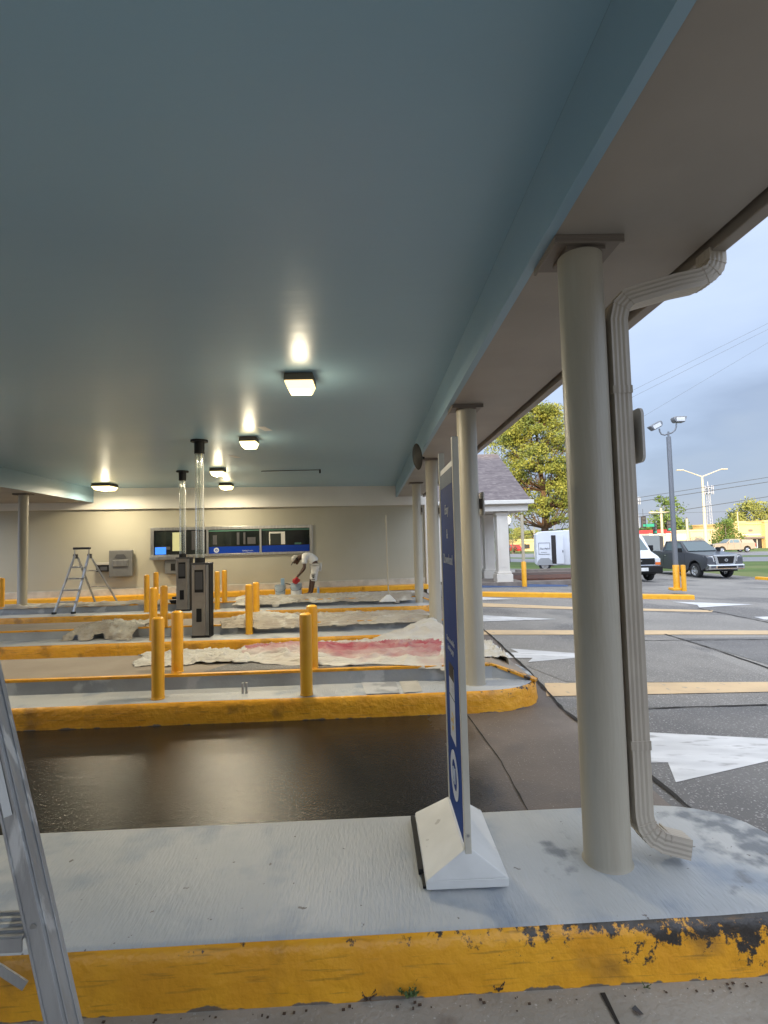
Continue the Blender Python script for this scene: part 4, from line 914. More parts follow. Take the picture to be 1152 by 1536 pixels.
stepladder_far()
def stepladder_near():
    y = 1.30
    def onrail(u, v):
        p = aty(u, v, y)
        for _ in range(12): p = aty(u, v, y-.14+.30*p.z/1.95)
        return p
    a = onrail(97, 1536); b_ = onrail(-15, 1035)           # centre line of the visible rail
    d = (b_-a)/(b_.z-a.z); f0 = a+d*(0-a.z); tz = 1.95; t0 = a+d*(tz-a.z)
    e = E('stepladder', (0, y, 0), 'near aluminium stepladder with a torn white sticker, cut off by the left edge', 'stepladder')
    for s_ in (0, 1):
        if s_ == 0: p0 = Vector((f0.x, -.14, 0)); p1 = Vector((t0.x, .16, tz))
        else: p0 = Vector((-1.30*2-f0.x, -.14, 0)); p1 = Vector((-1.30*2-t0.x, .16, tz))
        # C-channel rail: web and two flanges, opening inwards
        sg_ = 1 if s_ == 0 else -1; r_ = MB(); dr = (p1-p0).normalized(); nx = Vector((1, 0, 0)); ny = dr.cross(nx).normalized(); nx = ny.cross(dr).normalized()
        def slab(u0, u1, v0, v1, mbb):
            c = [nx*u0*sg_+ny*v0, nx*u1*sg_+ny*v0, nx*u1*sg_+ny*v1, nx*u0*sg_+ny*v1]; mbb.hexa([p0+k for k in c]+[p1+k for k in c])
        slab(-.020, .020, -.030, -.027, r_); slab(-.020, .020, .027, .030, r_); slab(.017, .020, -.027, .027, r_)
        slab(-.020, -.014, -.0325, -.0301, r_); slab(.012, .020, -.0325, -.0301, r_); slab(.0201, .0222, -.022, -.012, r_); slab(.0201, .0222, .012, .022, r_)
        rl = r_.build('rail', 'alu', e, bevel=.001)
        MB().bar(p0-dr*.02, p0+dr*.10, .05, .07).build('foot', 'rubber', e, bevel=.004)
        q0_ = Vector((p0.x, -.95, 0)); q1_ = p1+Vector((0, -.08, -.05)); MB().bar(q0_, q1_, .03, .06).build('rear_leg', 'alu', e)
        if s_ == 0:
            stk = MB(); k0 = (1.02-0)/tz; k1 = (1.22)/tz
            for i in range(6):
                ka = k0+(k1-k0)*i/6; kb = k0+(k1-k0)*(i+1)/6; random.seed(i); wa = -.012+random.uniform(-.004, .004)
                a_ = p0.lerp(p1, ka); b2_ = p0.lerp(p1, kb); stk.add([a_+nx*wa-ny*.0335, a_+nx*.011-ny*.0335, b2_+nx*.011-ny*.0335, b2_+nx*wa-ny*.0335, ], [(0, 1, 2, 3)])
            stk.build('sticker', 'white_paint', rl)
            for zz in (.5, .79, 1.08):
                c = p0.lerp(p1, zz/tz)-ny*.0305; MB().lathe([(0, -.004), (.007, -.003), (.008, .0), (0, .0)], n=10).build('rivet', 'steel', rl).matrix_local = Matrix.Translation(c) @ Matrix.Rotation(R(90), 4, 'X')
            PR = (p0, p1)
        else: PL = (p0, p1)
    for k in range(6):
        z = .20+.29*k
        if z > 1.85: break
        a = PL[0].lerp(PL[1], z/tz)+Vector((.02, 0, 0)); c = PR[0].lerp(PR[1], z/tz)+Vector((-.018, 0, 0))
        stp = MB(); stp.bar(a, c, .085, .006); 
        for oy in (-.04, -.02, 0, .02, .04): stp.bar(a+Vector((0, oy, .004)), c+Vector((0, oy, .004)), .006, .006)
        stp.bar(a+Vector((0, -.043, -.012)), c+Vector((0, -.043, -.012)), .004, .030); stp.build('step', 'alu', e)
        if k in (0, 1, 2, 3): MB().bar(c+Vector((-.15, -.03, -.01)), c+Vector((.0, -.03, -.11)), .022, .004, up=(0, 1, 0)).build('brace', 'alu', e)
    MB().box(min(PL[1].x, PR[1].x)-.04, max(PL[1].x, PR[1].x)+.04, -.05, .24, tz, tz+.03).build('top_cap', 'dark_grey', e, bevel=.008)
stepladder_near()
# ================================================================ RIGHT SIDE: PORTICO
po = E('entrance_portico', (0, 0, 0), 'white columned entrance portico with a grey shingled hip roof, beyond the canopy columns', 'portico')
ez = 3.05; pr = aty(788, 757, 20.0); ey0, ey1 = 19.4, 24.4; ex1 = pr.x+.05; ex0 = 1.6
rg1 = aty(746, 681, 21.9); rzz = rg1.z
MB().add([(ex0, ey0, ez), (ex1, ey0, ez), (ex1, ey1, ez), (ex0, ey1, ez), (ex0, 21.9, rzz), (rg1.x, 21.9, rzz)], [(0, 1, 5, 4), (1, 2, 5), (2, 3, 4, 5), (0, 4, 3), (0, 3, 2, 1)]).build('roof', 'shingle', po)
fm = MB(); fm.box(ex0, ex1-.10, ey0+.12, ey1-.12, ez-.38, ez-.01); fm.build('entablature', 'portico_white', po)
gm = MB(); gm.box(ex0, ex1+.08, ey0-.09, ey0-.001, ez-.13, ez+.02); gm.box(ex1+.001, ex1+.08, ey0, ey1, ez-.13, ez+.02); gm.build('gutter', 'fascia_cream', po, bevel=.02)
MB().box(ex0, ex1, ey0, ey1, ez-.03, ez-.012).v
def pcol(x, y, w_):
    z = g(x)+.0; o = MB().box(x-w_/2, x+w_/2, y-w_/2, y+w_/2, z+.42, ez-.39).build('column', 'portico_white', po, bevel=.01)
    MB().box(x-w_/2-.09, x+w_/2+.09, y-w_/2-.09, y+w_/2+.09, z+.10, z+.44).build('plinth', 'portico_white', o, bevel=.015)
    MB().box(x-w_/2-.05, x+w_/2+.05, y-w_/2-.05, y+w_/2+.05, z+.445, z+.52).build('base_moulding', 'portico_white', o, bevel=.015)
    MB().box(x-w_/2-.04, x+w_/2+.04, y-w_/2-.04, y+w_/2+.04, ez-.52, ez-.40).build('capital', 'portico_white', o, bevel=.015)
    MB().box(x-w_/2+.09, x+w_/2-.09, y-w_/2-.012, y-w_/2-.001, z+.70, ez-.7).build('panel', 'portico_white', o)
for (u, y, w_) in ((753, 20.0, .44), (733, 21.9, .42), (718, 23.8, .42), (700, 20.0, .44), (652, 20.0, .44)):
    q = aty(u, 820, y); pcol(q.x, y, w_)
MB().box(ex0, ex1-.3, ey0+.1, ey1+2, -.3, .10+g(4)).build('porch_floor', 'stone_edge', po)
# porch planter with brown timber edging
pl = E('planter_bed', (0, 0, 0), 'low brown mulch bed with timber and stone edges in front of the white trailer', 'planter')
def slabpx(name, u0, u1, v, y, h, dpt, m, par):
    a = aty(u0, v, y); b = aty(u1, v, y); zz = g(a.x); MB().box(a.x, b.x, y, y+dpt, zz-.1, zz+h).build(name, m, par, bevel=.02)
slabpx('timber_edge', 767, 960, 870, 20.6, .10, .3, 'stone_edge', pl)
slabpx('mulch', 767, 955, 866, 20.95, .18, 2.0, 'mulch', pl)
slabpx('timber', 769, 948, 862, 23.0, .32, .25, 'box_brown', pl)
slabpx('timber', 775, 945, 862, 25.0, .36, .25, 'stone_edge', pl)
# ---------------------------------------------------------------- lamp posts and poles outside
q = atg(787, 884); sp_ = E('sleeve_pole', (q.x, q.y, g(q.x)+.1), 'thin pale pole with a yellow sleeve at its foot, on the long yellow kerb', 'pole')
MB().cyl((0, 0), .055, 0, aty(783, 772, q.y).z-g(q.x)-.1, 14).build('pole', 'pole_pale', sp_); MB().lathe([(.085, 0), (.085, .84), (.06, .88)], n=18).build('sleeve', 'bollard_yellow', sp_, smooth=True)
q = atg(1016, 891); zq = g(q.x)+.13; lt = E('flood_light_pole', (q.x, q.y, zq), 'tall grey light pole with two flood lamps and a yellow foot', 'light pole')
tz_ = aty(1013, 655, q.y).z-zq
MB().tube([(0, 0, 0), (0, 0, tz_)], [.085, .075], 18).build('pole', 'pole_grey', lt, smooth=True)
MB().lathe([(.105, 0), (.105, .84), (.09, .86)], n=20).build('sleeve', 'bollard_yellow', lt, smooth=True)
MB().box(-.22, .16, -.18, .15, 0, .09).build('base_plate', 'bollard_yellow', lt, bevel=.02)
MB().cyl((0, 0), .03, tz_, tz_+.18, 12).build('spigot', 'pole_grey', lt)
MB().tube([(0, 0, tz_+.10), (.12, -.02, tz_+.14), (.22, -.04, tz_+.22), (.26, -.05, tz_+.34), (.27, -.05, tz_+.45)], .025, 10).build('arm', 'pole_grey', lt, smooth=True)
MB().tube([(0, 0, tz_+.10), (-.12, .02, tz_+.07), (-.22, .04, tz_+.10), (-.27, .05, tz_+.20), (-.28, .05, tz_+.30)], .025, 10).build('arm', 'pole_grey', lt, smooth=True)
def flood(x, y, z, s, tilt):
    f_ = MB(); f_.prism([(-.16, -.02), (-.10, -.10), (.22, -.10), (.30, .10), (-.12, .10), (-.17, .06)], 1, -.12, .12); o = f_.build('flood_lamp', 'pole_grey', lt, bevel=.02)
    MB().box(-.08, .21, -.13, -.121, -.07, .06).build('lens', 'headlight', o)
    o.matrix_local = Matrix.Translation((x, y, z)) @ Matrix.Rotation(R(tilt), 4, 'Y') @ Matrix.Scale(s, 4, (1, 0, 0))
flood(.30, -.05, tz_+.58, 1, 0); flood(-.36, .05, tz_+.42, -1, -28)
q2 = atg(1026, 892); bo = bollard(q2.x+.02, q2.y, g(q2.x)+.12, .88, 'short yellow post beside the foot of the flood light pole', .075)
q = aty(763, 838, 44); lp = E('lantern_post', (q.x, 44, g(q.x)), 'dark lamp post with a sunlit-looking lantern beside the white portico', 'lamp post')
hz_ = aty(764, 787, 44).z-g(q.x)
MB().tube([(0, 0, 0), (0, 0, hz_)], [.14, .10], 12).build('post', 'shop_dark', lp); MB().lathe([(.12, 0), (.32, .25), (.30, .75), (.16, .95)], (0, 0, hz_), 8).build('lantern', 'lantern_glass', lp)
MB().lathe([(.34, .93), (.1, 1.2), (0, 1.4)], (0, 0, hz_), 8).build('cap', 'shop_dark', lp); MB().box(-.2, .2, -.2, .2, hz_-.1, hz_).build('collar', 'shop_dark', lp)
# ---------------------------------------------------------------- tree maker
def tree(name, loc, H, label, leaf, bark, tr=.25, clumps=40, per=120, lsz=.16, seed=1, base=.3, wid=.4, flat=.6, cs=.14, cat='tree', needle=False, top=1.0, group=None):
    rnd = random.Random(seed); e = E(name, loc, label, cat, 0, group)
    tk = MB(); pts = [Vector((0, 0, -.2))]; k = 8
    lean = Vector((rnd.uniform(-.05, .05), rnd.uniform(-.05, .05), 0))
    for i in range(1, k+1): pts.append(Vector((lean.x*H*i/k+rnd.uniform(-.02, .02)*H*.5, lean.y*H*i/k+rnd.uniform(-.02, .02)*H*.5, H*.93*i/k)))
    tk.tube(pts, [tr*(1-.85*i/k)+.01 for i in range(k+1)], 10)
    V, Fq = [], []; cs_ = []
    for c in range(clumps):
        hf = base+(1-base)*(rnd.random()**.9)*.97
        rr = wid*H*math.sin(math.pi*min(1, max(.06, (hf-base)/(1-base)*.86+.12)))**.7*rnd.uniform(.25, 1)*top
        t = rnd.uniform(0, 2*math.pi); tp_ = pts[min(k, int(hf*k))]
        c_ = Vector((tp_.x+rr*math.cos(t), tp_.y+rr*math.sin(t), H*hf)); cs_.append((c_, H*cs*rnd.uniform(.6, 1.25)))
        i0 = max(1, min(k-1, int((hf-.04)*k))); p0 = pts[i0]; mid = p0.lerp(c_, .55)+Vector((0, 0, -.03*H))
        br_ = tr*.22*(1-hf*.6); tk.tube([p0, mid, c_], [br_+.012, br_*.6+.008, .006], 5)
    for c_, r_ in cs_:
        for q_ in range(per):
            d = Vector((rnd.gauss(0, 1), rnd.gauss(0, 1), rnd.gauss(0, 1))).normalized()*(rnd.random()**.45)
            p = c_+Vector((d.x*r_, d.y*r_, d.z*r_*flat)); n = Vector((rnd.gauss(0, 1), rnd.gauss(0, 1), rnd.gauss(0, 1)+.5)).normalized()
            a = n.orthogonal().normalized(); a.rotate(Matrix.Rotation(rnd.uniform(0, 6.28), 3, n)); b = n.cross(a); s_ = lsz*rnd.uniform(.6, 1.3); o = len(V)
            w2 = .35 if needle else .55
            V += [p-a*s_, p+b*s_*w2, p+a*s_, p-b*s_*w2]; Fq.append((o, o+1, o+2, o+3))
    tk.build('trunk', bark, e, smooth=True)
    me = bpy.data.meshes.new('crown'); me.from_pydata([tuple(v) for v in V], [], Fq); me.materials.append(M[leaf]); o = bpy.data.objects.new('crown', me); COL.objects.link(o); o.parent = e
    return e
q = aty(822, 806, 38.5)
tree('pine_tree', (q.x, 38.5, g(q.x)), 12.2, 'tall pine with sunlit yellow-green needles and a reddish trunk behind the white trailer', 'pine_leaf', 'bark', .34, 210, 190, .115, 8, .27, .35, .55, .08, needle=True)
# ---------------------------------------------------------------- white cargo trailer
q = aty(806, 855, 31); 
tr = E('cargo_trailer', (q.x, 31, g(q.x)), 'white enclosed cargo trailer with an open side door and small wheels', 'trailer', R(-14))
Lx = 5.2; MB().prism([(0, .34), (Lx, .34), (Lx+.35, 1.2), (Lx, 2.42), (Lx-.3, 2.5), (.25, 2.36), (0, 2.2)], 1, 0, 2.0).build('body', 'trailer_white', tr, bevel=.05)
MB().box(2.15, Lx-.02, -.012, -.001, .36, .95).build('lower_panel', 'trailer_grey', tr)
MB().box(.86, 1.12, -.012, -.001, .42, 2.12).build('door_opening', 'shop_dark', tr)
dr_ = MB().box(0, .42, -.03, 0, .42, 2.12).build('door', 'trailer_white', tr, bevel=.01); dr_.location = (1.13, -.03, 0); dr_.rotation_euler = (0, 0, R(-12))
MB().box(.03, .07, -.05, -.031, 1.1, 1.22).build('handle', 'black', dr_).location = (.32, 0, 0)
fb = MB(); 
for a in ((.12, .78, 1.66, 1.685), (.12, .74, .985, 1.01)): fb.box(a[0], a[1], -.012, -.001, a[2], a[3])
fb.box(.12, .14, -.012, -.001, 1.01, 1.66); fb.box(.76, .78, -.012, -.001, 1.3, 1.66); fb.build('logo_frame', 'dark_grey', tr)
text('The Palm', .155, 'black', tr, frame((.45, -.013, 1.28), (1, 0, 0), (0, 0, 1)), shear=.3); text('painting co', .08, 'black', tr, frame((.43, -.013, 1.10), (1, 0, 0), (0, 0, 1)))
def wheel(par, x, y, r, wd, axis='X', tm='rubber', rm='chrome'):
    t_ = MB(); t_.lathe([(r*.62, -wd/2), (r*.92, -wd/2), (r, -wd*.34), (r, wd*.34), (r*.92, wd/2), (r*.62, wd/2)], n=24); o = t_.build('wheel', tm, par, smooth=True)
    h_ = MB(); h_.lathe([(0, wd*.38), (r*.16, wd*.40), (r*.2, wd*.3), (r*.6, wd*.26), (r*.63, wd*.47)], n=20); h_.lathe([(r*.63, -wd*.47), (r*.6, -wd*.26), (r*.2, -wd*.3), (0, -wd*.40)], n=20)
    for k in range(6):
        t = k*math.pi/3
        for s_ in (-1, 1): h_.bar((r*.15*math.cos(t), r*.15*math.sin(t), s_*wd*.37), (r*.6*math.cos(t), r*.6*math.sin(t), s_*wd*.37), r*.16, r*.05)
    ho_ = h_.build('rim', rm, o)
    o.matrix_local = Matrix.Translation((x, y, r)) @ (Matrix.Rotation(R(90), 4, 'Y') if axis == 'X' else Matrix.Rotation(R(90), 4, 'X'))
    return o
for x_ in (.45, 4.6): wheel(tr, x_, .08, .34, .2, 'Y')
MB().prism([(.0, .36), (.06, .62), (.22, .78), (.68, .78), (.84, .62), (.9, .36)], 1, -.10, -.002).build('fender', 'trailer_grey', tr)
# ---------------------------------------------------------------- vehicles
def mirrorbox(mb, x0, x1, *r):
    mb.box(x0, x1, *r); mb.box(-x1, -x0, *r)
def arch(cy, r, n=8): return [(cy-r*math.cos(math.pi*i/n), .42+max(0, r*math.sin(math.pi*i/n))) for i in range(n+1)]
def pickup(name, loc, rz, label, paint, cat='pickup truck', cap=False):
    e = E(name, loc, label, cat, rz); hw = .98
    low = [(-2.86, .62), (-2.92, .80), (-2.92, 1.14), (-2.80, 1.25), (-2.2, 1.30), (-1.35, 1.39), (1.0, 1.38), (1.05, 1.41), (2.80, 1.41), (2.88, 1.35), (2.88, .62), (2.7, .52)]
    low += [(2.3, .46)]+list(reversed(arch(1.68, .52)))+[(.9, .40), (-1.2, .40)]+list(reversed(arch(-1.87, .52)))+[(-2.6, .5)]
    MB().prism(low, 0, -hw, hw).build('body', paint, e, bevel=.05, seg=3)
    c = MB(); c.hexa([(-.93, -1.38, 1.28), (.93, -1.38, 1.28), (.93, 1.02, 1.31), (-.93, 1.02, 1.31), (-.74, -.50, 1.98), (.74, -.50, 1.98), (.76, .80, 1.98), (-.76, .80, 1.98)]); cab = c.build('cab', paint, e, bevel=.06, seg=3)
    if cap: MB().hexa([(-.93, 1.03, 1.34), (.93, 1.03, 1.34), (.93, 2.8, 1.34), (-.93, 2.8, 1.34), (-.74, 1.03, 1.86), (.74, 1.03, 1.86), (.74, 2.62, 1.86), (-.74, 2.62, 1.86)]).build('bed_cap', paint, e, bevel=.05)
    def lerpq(p, q_, t): return Vector(p).lerp(Vector(q_), t)
    def pane(q4, n_, nm='window', mm='auto_glass', par=None):
        n_ = Vector(n_).normalized()*.012; MB().hexa([Vector(p)-n_*.5 for p in q4]+[Vector(p)+n_ for p in q4]).build(nm, mm, par or e)
    pane([(-.82, -1.25, 1.43), (.82, -1.25, 1.43), (.69, -.60, 1.91), (-.69, -.60, 1.91)], (0, -.62, .80), 'windshield')
    for s_ in (-1, 1):
        xb, xt = .912*s_, .785*s_
        pane([(xb, -.98, 1.44), (xb, -.22, 1.44), (xt, -.25, 1.89), (xt, -.48, 1.89)], (s_, 0, .35))
        pane([(xb, -.14, 1.44), (xb, .66, 1.44), (xt, .58, 1.89), (xt, -.17, 1.89)], (s_, 0, .35))
        MB().box(*sorted((s_*1.0, s_*1.22)), -1.02, -.90, 1.36, 1.60).build('mirror', 'black' if not cap else paint, e, bevel=.03)
        for yy in (-1.14, -.17, .75): MB().box(*sorted((s_*(hw-.005), s_*(hw+.003))), yy-.007, yy+.007, .55, 1.28).build('door_seam', 'black', e)
        for yy in (-.35, .55): MB().box(*sorted((s_*hw, s_*(hw+.03))), yy-.08, yy+.08, 1.13, 1.17).build('door_handle', 'chrome', e)
        MB().hexa([(s_*.60, -2.93, .90), (s_*.93, -2.86, .93), (s_*.97, -2.70, .95), (s_*.62, -2.8, .9), (s_*.66, -2.93, 1.19), (s_*.90, -2.86, 1.20), (s_*.985, -2.62, 1.21), (s_*.66, -2.78, 1.19)]).build('headlight', 'headlight', e)
        for yy in (-1.87, 1.68): wheel(e, s_*.84, yy, .40, .26)
        MB().box(*sorted((s_*.70, s_*.985)), -2.86, -2.2, .40, .62).v
    pane([(-.70, .99, 1.4), (.70, .99, 1.4), (.62, .80, 1.82), (-.62, .80, 1.82)], (0, .9, .3), 'rear_window')
    gr = MB(); gr.prism([(-.50, .78), (.50, .78), (.66, 1.24), (-.66, 1.24)], 1, -2.965, -2.93); go = gr.build('grille_surround', 'chrome', e, bevel=.02)
    MB().prism([(-.38, .80), (.38, .80), (.47, 1.17), (-.47, 1.17)], 1, -2.985, -2.966).build('grille', 'black', go, bevel=.01)
    rg = MB(); ring(rg, (0, -2.99, .98), .055, .08, (1, 0, 0), (0, 0, 1), th=.006); rg.box(-.10, .10, -2.997, -2.99, .965, .995); rg.build('emblem', 'chrome', go)
    bm_ = MB(); bm_.prism([(-2.80, .46), (-3.02, .50), (-3.04, .74), (-2.9, .80), (-2.7, .80), (-2.7, .46)], 0, -.97, .97); bo_ = bm_.build('front_bumper', 'chrome', e, bevel=.04)
    MB().box(-.50, .50, -3.05, -3.035, .57, .68).build('bumper_slot', 'black', bo_)
    for s_ in (-1, 1): MB().box(*sorted((s_*.62, s_*.86)), -3.05, -3.035, .58, .70).build('fog_lamp', 'dark_grey', bo_)
    MB().box(-.95, .95, 2.86, 3.02, .52, .74).build('rear_bumper', 'chrome', e, bevel=.03)
    for s_ in (-1, 1): MB().box(*sorted((s_*.78, s_*.985)), 2.80, 2.90, .85, 1.25).build('tail_light', 'red_car', e)
    MB().box(-.9, .9, -2.6, 2.6, .38, .60).build('underbody', 'black', e)
    return e
q = Vector((17.3, 27.5, 0)); xt = 18.1; pickup('pickup_truck', (xt, 27.5+1.87, g(xt)-.0), R(3), 'dark grey pickup truck with a chrome grille, parked facing the camera', 'truck_paint')
# white van
xv, yv = atg(962, 873).x, 23.7
van = E('parked_van', (xv-.05, yv+2.0, g(xv)), 'white van with black grille and orange corner light, nose showing right of the downspout', 'van', R(-2))
low = [(-2.55, .42), (-2.62, .6), (-2.60, 1.05), (-2.5, 1.14), (-1.85, 1.36), (-1.15, 2.04), (-.9, 2.16), (2.9, 2.16), (3.0, 1.95), (3.0, .5), (2.3, .42)]+list(reversed(arch(1.8, .44)))+list(reversed(arch(-1.75, .46)))
MB().prism(low, 0, -.98, .98).build('body', 'van_white', van, bevel=.07, seg=3)
MB().hexa([(-.86, -1.82, 1.42), (.86, -1.82, 1.42), (.86, -1.72, 1.38), (-.86, -1.72, 1.38), (-.78, -1.235, 1.98), (.78, -1.235, 1.98), (.78, -1.15, 1.94), (-.78, -1.15, 1.94)]).build('windshield', 'auto_glass', van)
gr = MB().box(-.72, .72, -2.64, -2.60, .78, 1.06).build('grille', 'black', van, bevel=.01)
em = MB(); em.box(-.14, .14, -2.652, -2.641, .92, .97); em.box(-.055, .055, -2.655, -2.641, .895, .995); em.build('emblem', 'chrome', gr)
for s_ in (-1, 1):
    MB().box(*sorted((s_*.74, s_*.965)), -2.645, -2.50, .88, 1.06).build('headlight', 'headlight', van, bevel=.01); MB().box(*sorted((s_*.74, s_*.97)), -2.64, -2.46, .76, .875).build('indicator', 'amber', van, bevel=.01)
    MB().box(*sorted((s_*1.02, s_*1.24)), -1.55, -1.42, 1.36, 1.62).build('mirror', 'black', van, bevel=.03)
    for yy in (-1.75, 1.8): wheel(van, s_*.84, yy, .37, .24)
    MB().box(*sorted((s_*.975, s_*.985)), -1.35, -.4, 1.32, 1.82).build('window', 'auto_glass', van)
bb = MB().prism([(-2.5, .36), (-2.76, .42), (-2.78, .70), (-2.58, .74), (-2.3, .74), (-2.3, .36)], 0, -1.0, 1.0).build('front_bumper', 'black', van, bevel=.03)
MB().box(.02, .34, -2.80, -2.781, .50, .65).build('number_plate', 'white_paint', bb)
MB().box(-.9, .9, -2.3, 2.5, .30, .5).build('underbody', 'black', van)
pk = aty(1105, 831, 75); pickup('pickup_truck', (pk.x, 76, g(pk.x)), R(-95), 'tan pickup truck with a covered bed driving on the far road', 'tan_car', cap=True)
# box trailer behind the pickup
a = aty(960, 830, 37); b_ = aty(1003, 830, 37); zt_ = aty(980, 803, 37).z; gz_ = g(a.x)
bt_ = E('box_trailer', (a.x, 37, gz_), 'grey and brown box trailer parked behind the dark pickup truck', 'trailer')
MB().box(-.6, (b_.x-a.x)*.72, 0, 4, .5, zt_-gz_).build('side_panel', 'box_grey', bt_, bevel=.03); MB().hexa([((b_.x-a.x)*.72+.01, .02, .5), (b_.x-a.x, .6, .5), (b_.x-a.x, 3.9, .5), ((b_.x-a.x)*.72+.01, 3.9, .5), ((b_.x-a.x)*.72+.01, .02, zt_-gz_-.03), (b_.x-a.x, .6, zt_-gz_-.08), (b_.x-a.x, 3.9, zt_-gz_-.08), ((b_.x-a.x)*.72+.01, 3.9, zt_-gz_-.03)]).build('end_panel', 'box_brown', bt_)
for x_ in (.3, 1.6): wheel(bt_, x_, .15, .36, .2, 'Y')
def smallcar(u, v, y, label, paint, rz):
    q = aty(u, v, y); e = E('parked_car', (q.x, y, g(q.x)), label, 'car', rz)
    MB().prism([(-2.1, .35), (-2.15, .7), (-1.2, .85), (-.6, 1.35), (.8, 1.38), (1.5, .92), (2.1, .85), (2.15, .4)], 0, -.85, .85).build('body', paint, e, bevel=.06)
    MB().hexa([(-.87, -.95, .92), (.87, -.95, .92), (.87, 1.2, .92), (-.87, 1.2, .92), (-.862, -.52, 1.28), (.862, -.52, 1.28), (.862, .75, 1.28), (-.862, .75, 1.28)]).build('windows', 'auto_glass', e)
    for s_ in (-1, 1):
        for yy in (-1.35, 1.35): wheel(e, s_*.76, yy, .32, .2)
        MB().box(*sorted((s_*.5, s_*.8)), 2.1, 2.17, .6, .78).build('tail_light', 'amber', e)
smallcar(770, 830, 84, 'small red car on the far road seen left of the thin pole', 'red_car', R(15))
# ---------------------------------------------------------------- far buildings
def shop(u0, u1, vt, y, label, m, dep=14, items=()):
    a = aty(u0, vt, y); b = aty(u1, vt, y); zg = g(a.x)-.2; e = E('shop_building', (a.x, y, zg), label, 'building', 0)
    W_ = b.x-a.x; H_ = a.z-zg; MB().box(0, W_, 0, dep, 0, H_).build('wall', m, e)
    MB().box(-.2, W_+.2, -.2, dep, H_+.003, H_+.35).build('cornice', m, e)
    for (nm, f0, f1, z0_, z1_, mm, d_) in items: MB().box(W_*f0, W_*f1, -d_, -.002, H_*z0_, H_*z1_).build(nm, mm, e)
    return e, W_, H_
e_, W_, H_ = shop(1102, 1146, 787, 105, 'sunlit yellow shop with a dark glazed entrance at the right edge', 'shop_yellow', 14,
     [('entrance', .22, .88, 0, .40, 'shop_dark', .1), ('awning', .18, .92, .42, .50, 'box_brown', .8), ('door_frame', .40, .42, 0, .38, 'fascia_cream', .15), ('door_frame', .55, .57, 0, .38, 'fascia_cream', .15), ('door_frame', .7, .72, 0, .38, 'fascia_cream', .15), ('parapet', .0, .35, 1.06, 1.14, 'shop_yellow', .3), ('shop_sign', .45, .60, .70, .80, 'box_brown', .05), ('shop_sign', .25, .85, .56, .60, 'fascia_cream', .05)])
shop(1147, 1240, 783, 104, 'taller sunlit yellow shop wall cut off by the right edge', 'shop_yellow', 14, [('window', .1, .3, .1, .5, 'shop_dark', .1)])
shop(1035, 1098, 797, 110, 'low tan shop row behind the round green tree', 'shop_tan', 10, [('window', .1, .25, .1, .5, 'shop_dark', .1), ('window', .5, .6, .1, .5, 'shop_dark', .1)])
shop(1004, 1034, 798, 108, 'low tan building right of the red roofed one, behind the pickup', 'shop_tan', 10, [('window', .1, .3, .1, .45, 'shop_dark', .1), ('white_panel', .35, .9, .55, .85, 'fascia_cream', .1)])
e_, W_, H_ = shop(974, 1004, 803, 106, 'small building with a bright red roof behind the box trailer', 'fascia_cream', 10, [('window', .2, .6, .2, .6, 'shop_dark', .1)])
MB().prism([(-.4, H_+.36), (W_+.4, H_+.36), (W_-.3, H_+1.1), (.3, H_+1.1)], 1, -.4, 10).build('roof', 'roof_red', e_, bevel=.1)
shop(770, 800, 812, 98, 'low sunlit yellow building seen between the lantern post and the pine', 'shop_yellow', 8, [('window', .1, .3, .3, .7, 'shop_dark', .1), ('window', .5, .8, .3, .7, 'shop_dark', .1)])
shop(800, 860, 816, 112, 'pale low building behind the pine trunk and trailer', 'shop_tan', 8, [('window', .1, .3, .3, .7, 'shop_dark', .1)])
# trees behind
def tr_at(u, y, vt, label, leaf, seed, wid=.4, clumps=26, per=110, base=.25, lsz=None, cs=.17, name='leafy_tree', group=None):
    q = aty(u, vt, y); z = g(q.x)-.2; H = q.z-z
    return tree(name, (q.x, y, z), H, label, leaf, 'bark_grey', max(.12, H*.022), clumps, per, lsz or H*.028, seed, base, wid, .75, cs, group=group)
tr_at(1088, 88, 781, 'round bright green tree in front of the tan shops', 'leaf_green', 11, .48, 34, 150, .12, cs=.2)
tr_at(998, 120, 746, 'tall loose tree behind the flood light pole', 'leaf_green', 12, .34, 30, 90, .2)
tr_at(1132, 135, 752, 'large sunlit olive tree above the yellow shops, right one', 'leaf_olive', 13, .55, 44, 120, .15, cs=.2)
tr_at(1108, 140, 768, 'darker tree above the round green one, left of the large olive tree', 'leaf_dark', 14, .55, 34, 110, .1, cs=.2)
tr_at(1046, 150, 789, 'low dark tree between the double street lamp and the tan shops', 'leaf_dark', 15, .8, 26, 100, .1, cs=.22)
tr_at(975, 130, 790, 'dark green tree behind the white van', 'leaf_dark', 16, .7, 30, 100, .1, cs=.22)
tr_at(780, 105, 793, 'sunlit tree behind the thin pole, above the yellow building', 'leaf_olive', 17, .6, 30, 110, .1, cs=.2)
tr_at(800, 120, 796, 'sunlit bush-like tree left of the pine trunk', 'leaf_olive', 18, .8, 30, 110, .05, cs=.2)
tr_at(846, 118, 792, 'sunlit tree right of the pine trunk above the trailer', 'leaf_olive', 19, .8, 34, 110, .05, cs=.2)
tr_at(768, 80, 806, 'small dark shrub by the lantern post', 'leaf_dark', 20, .8, 14, 90, .05, cs=.25)
wd_ = MB()
fw = random.Random(9); V, Fq = [], []
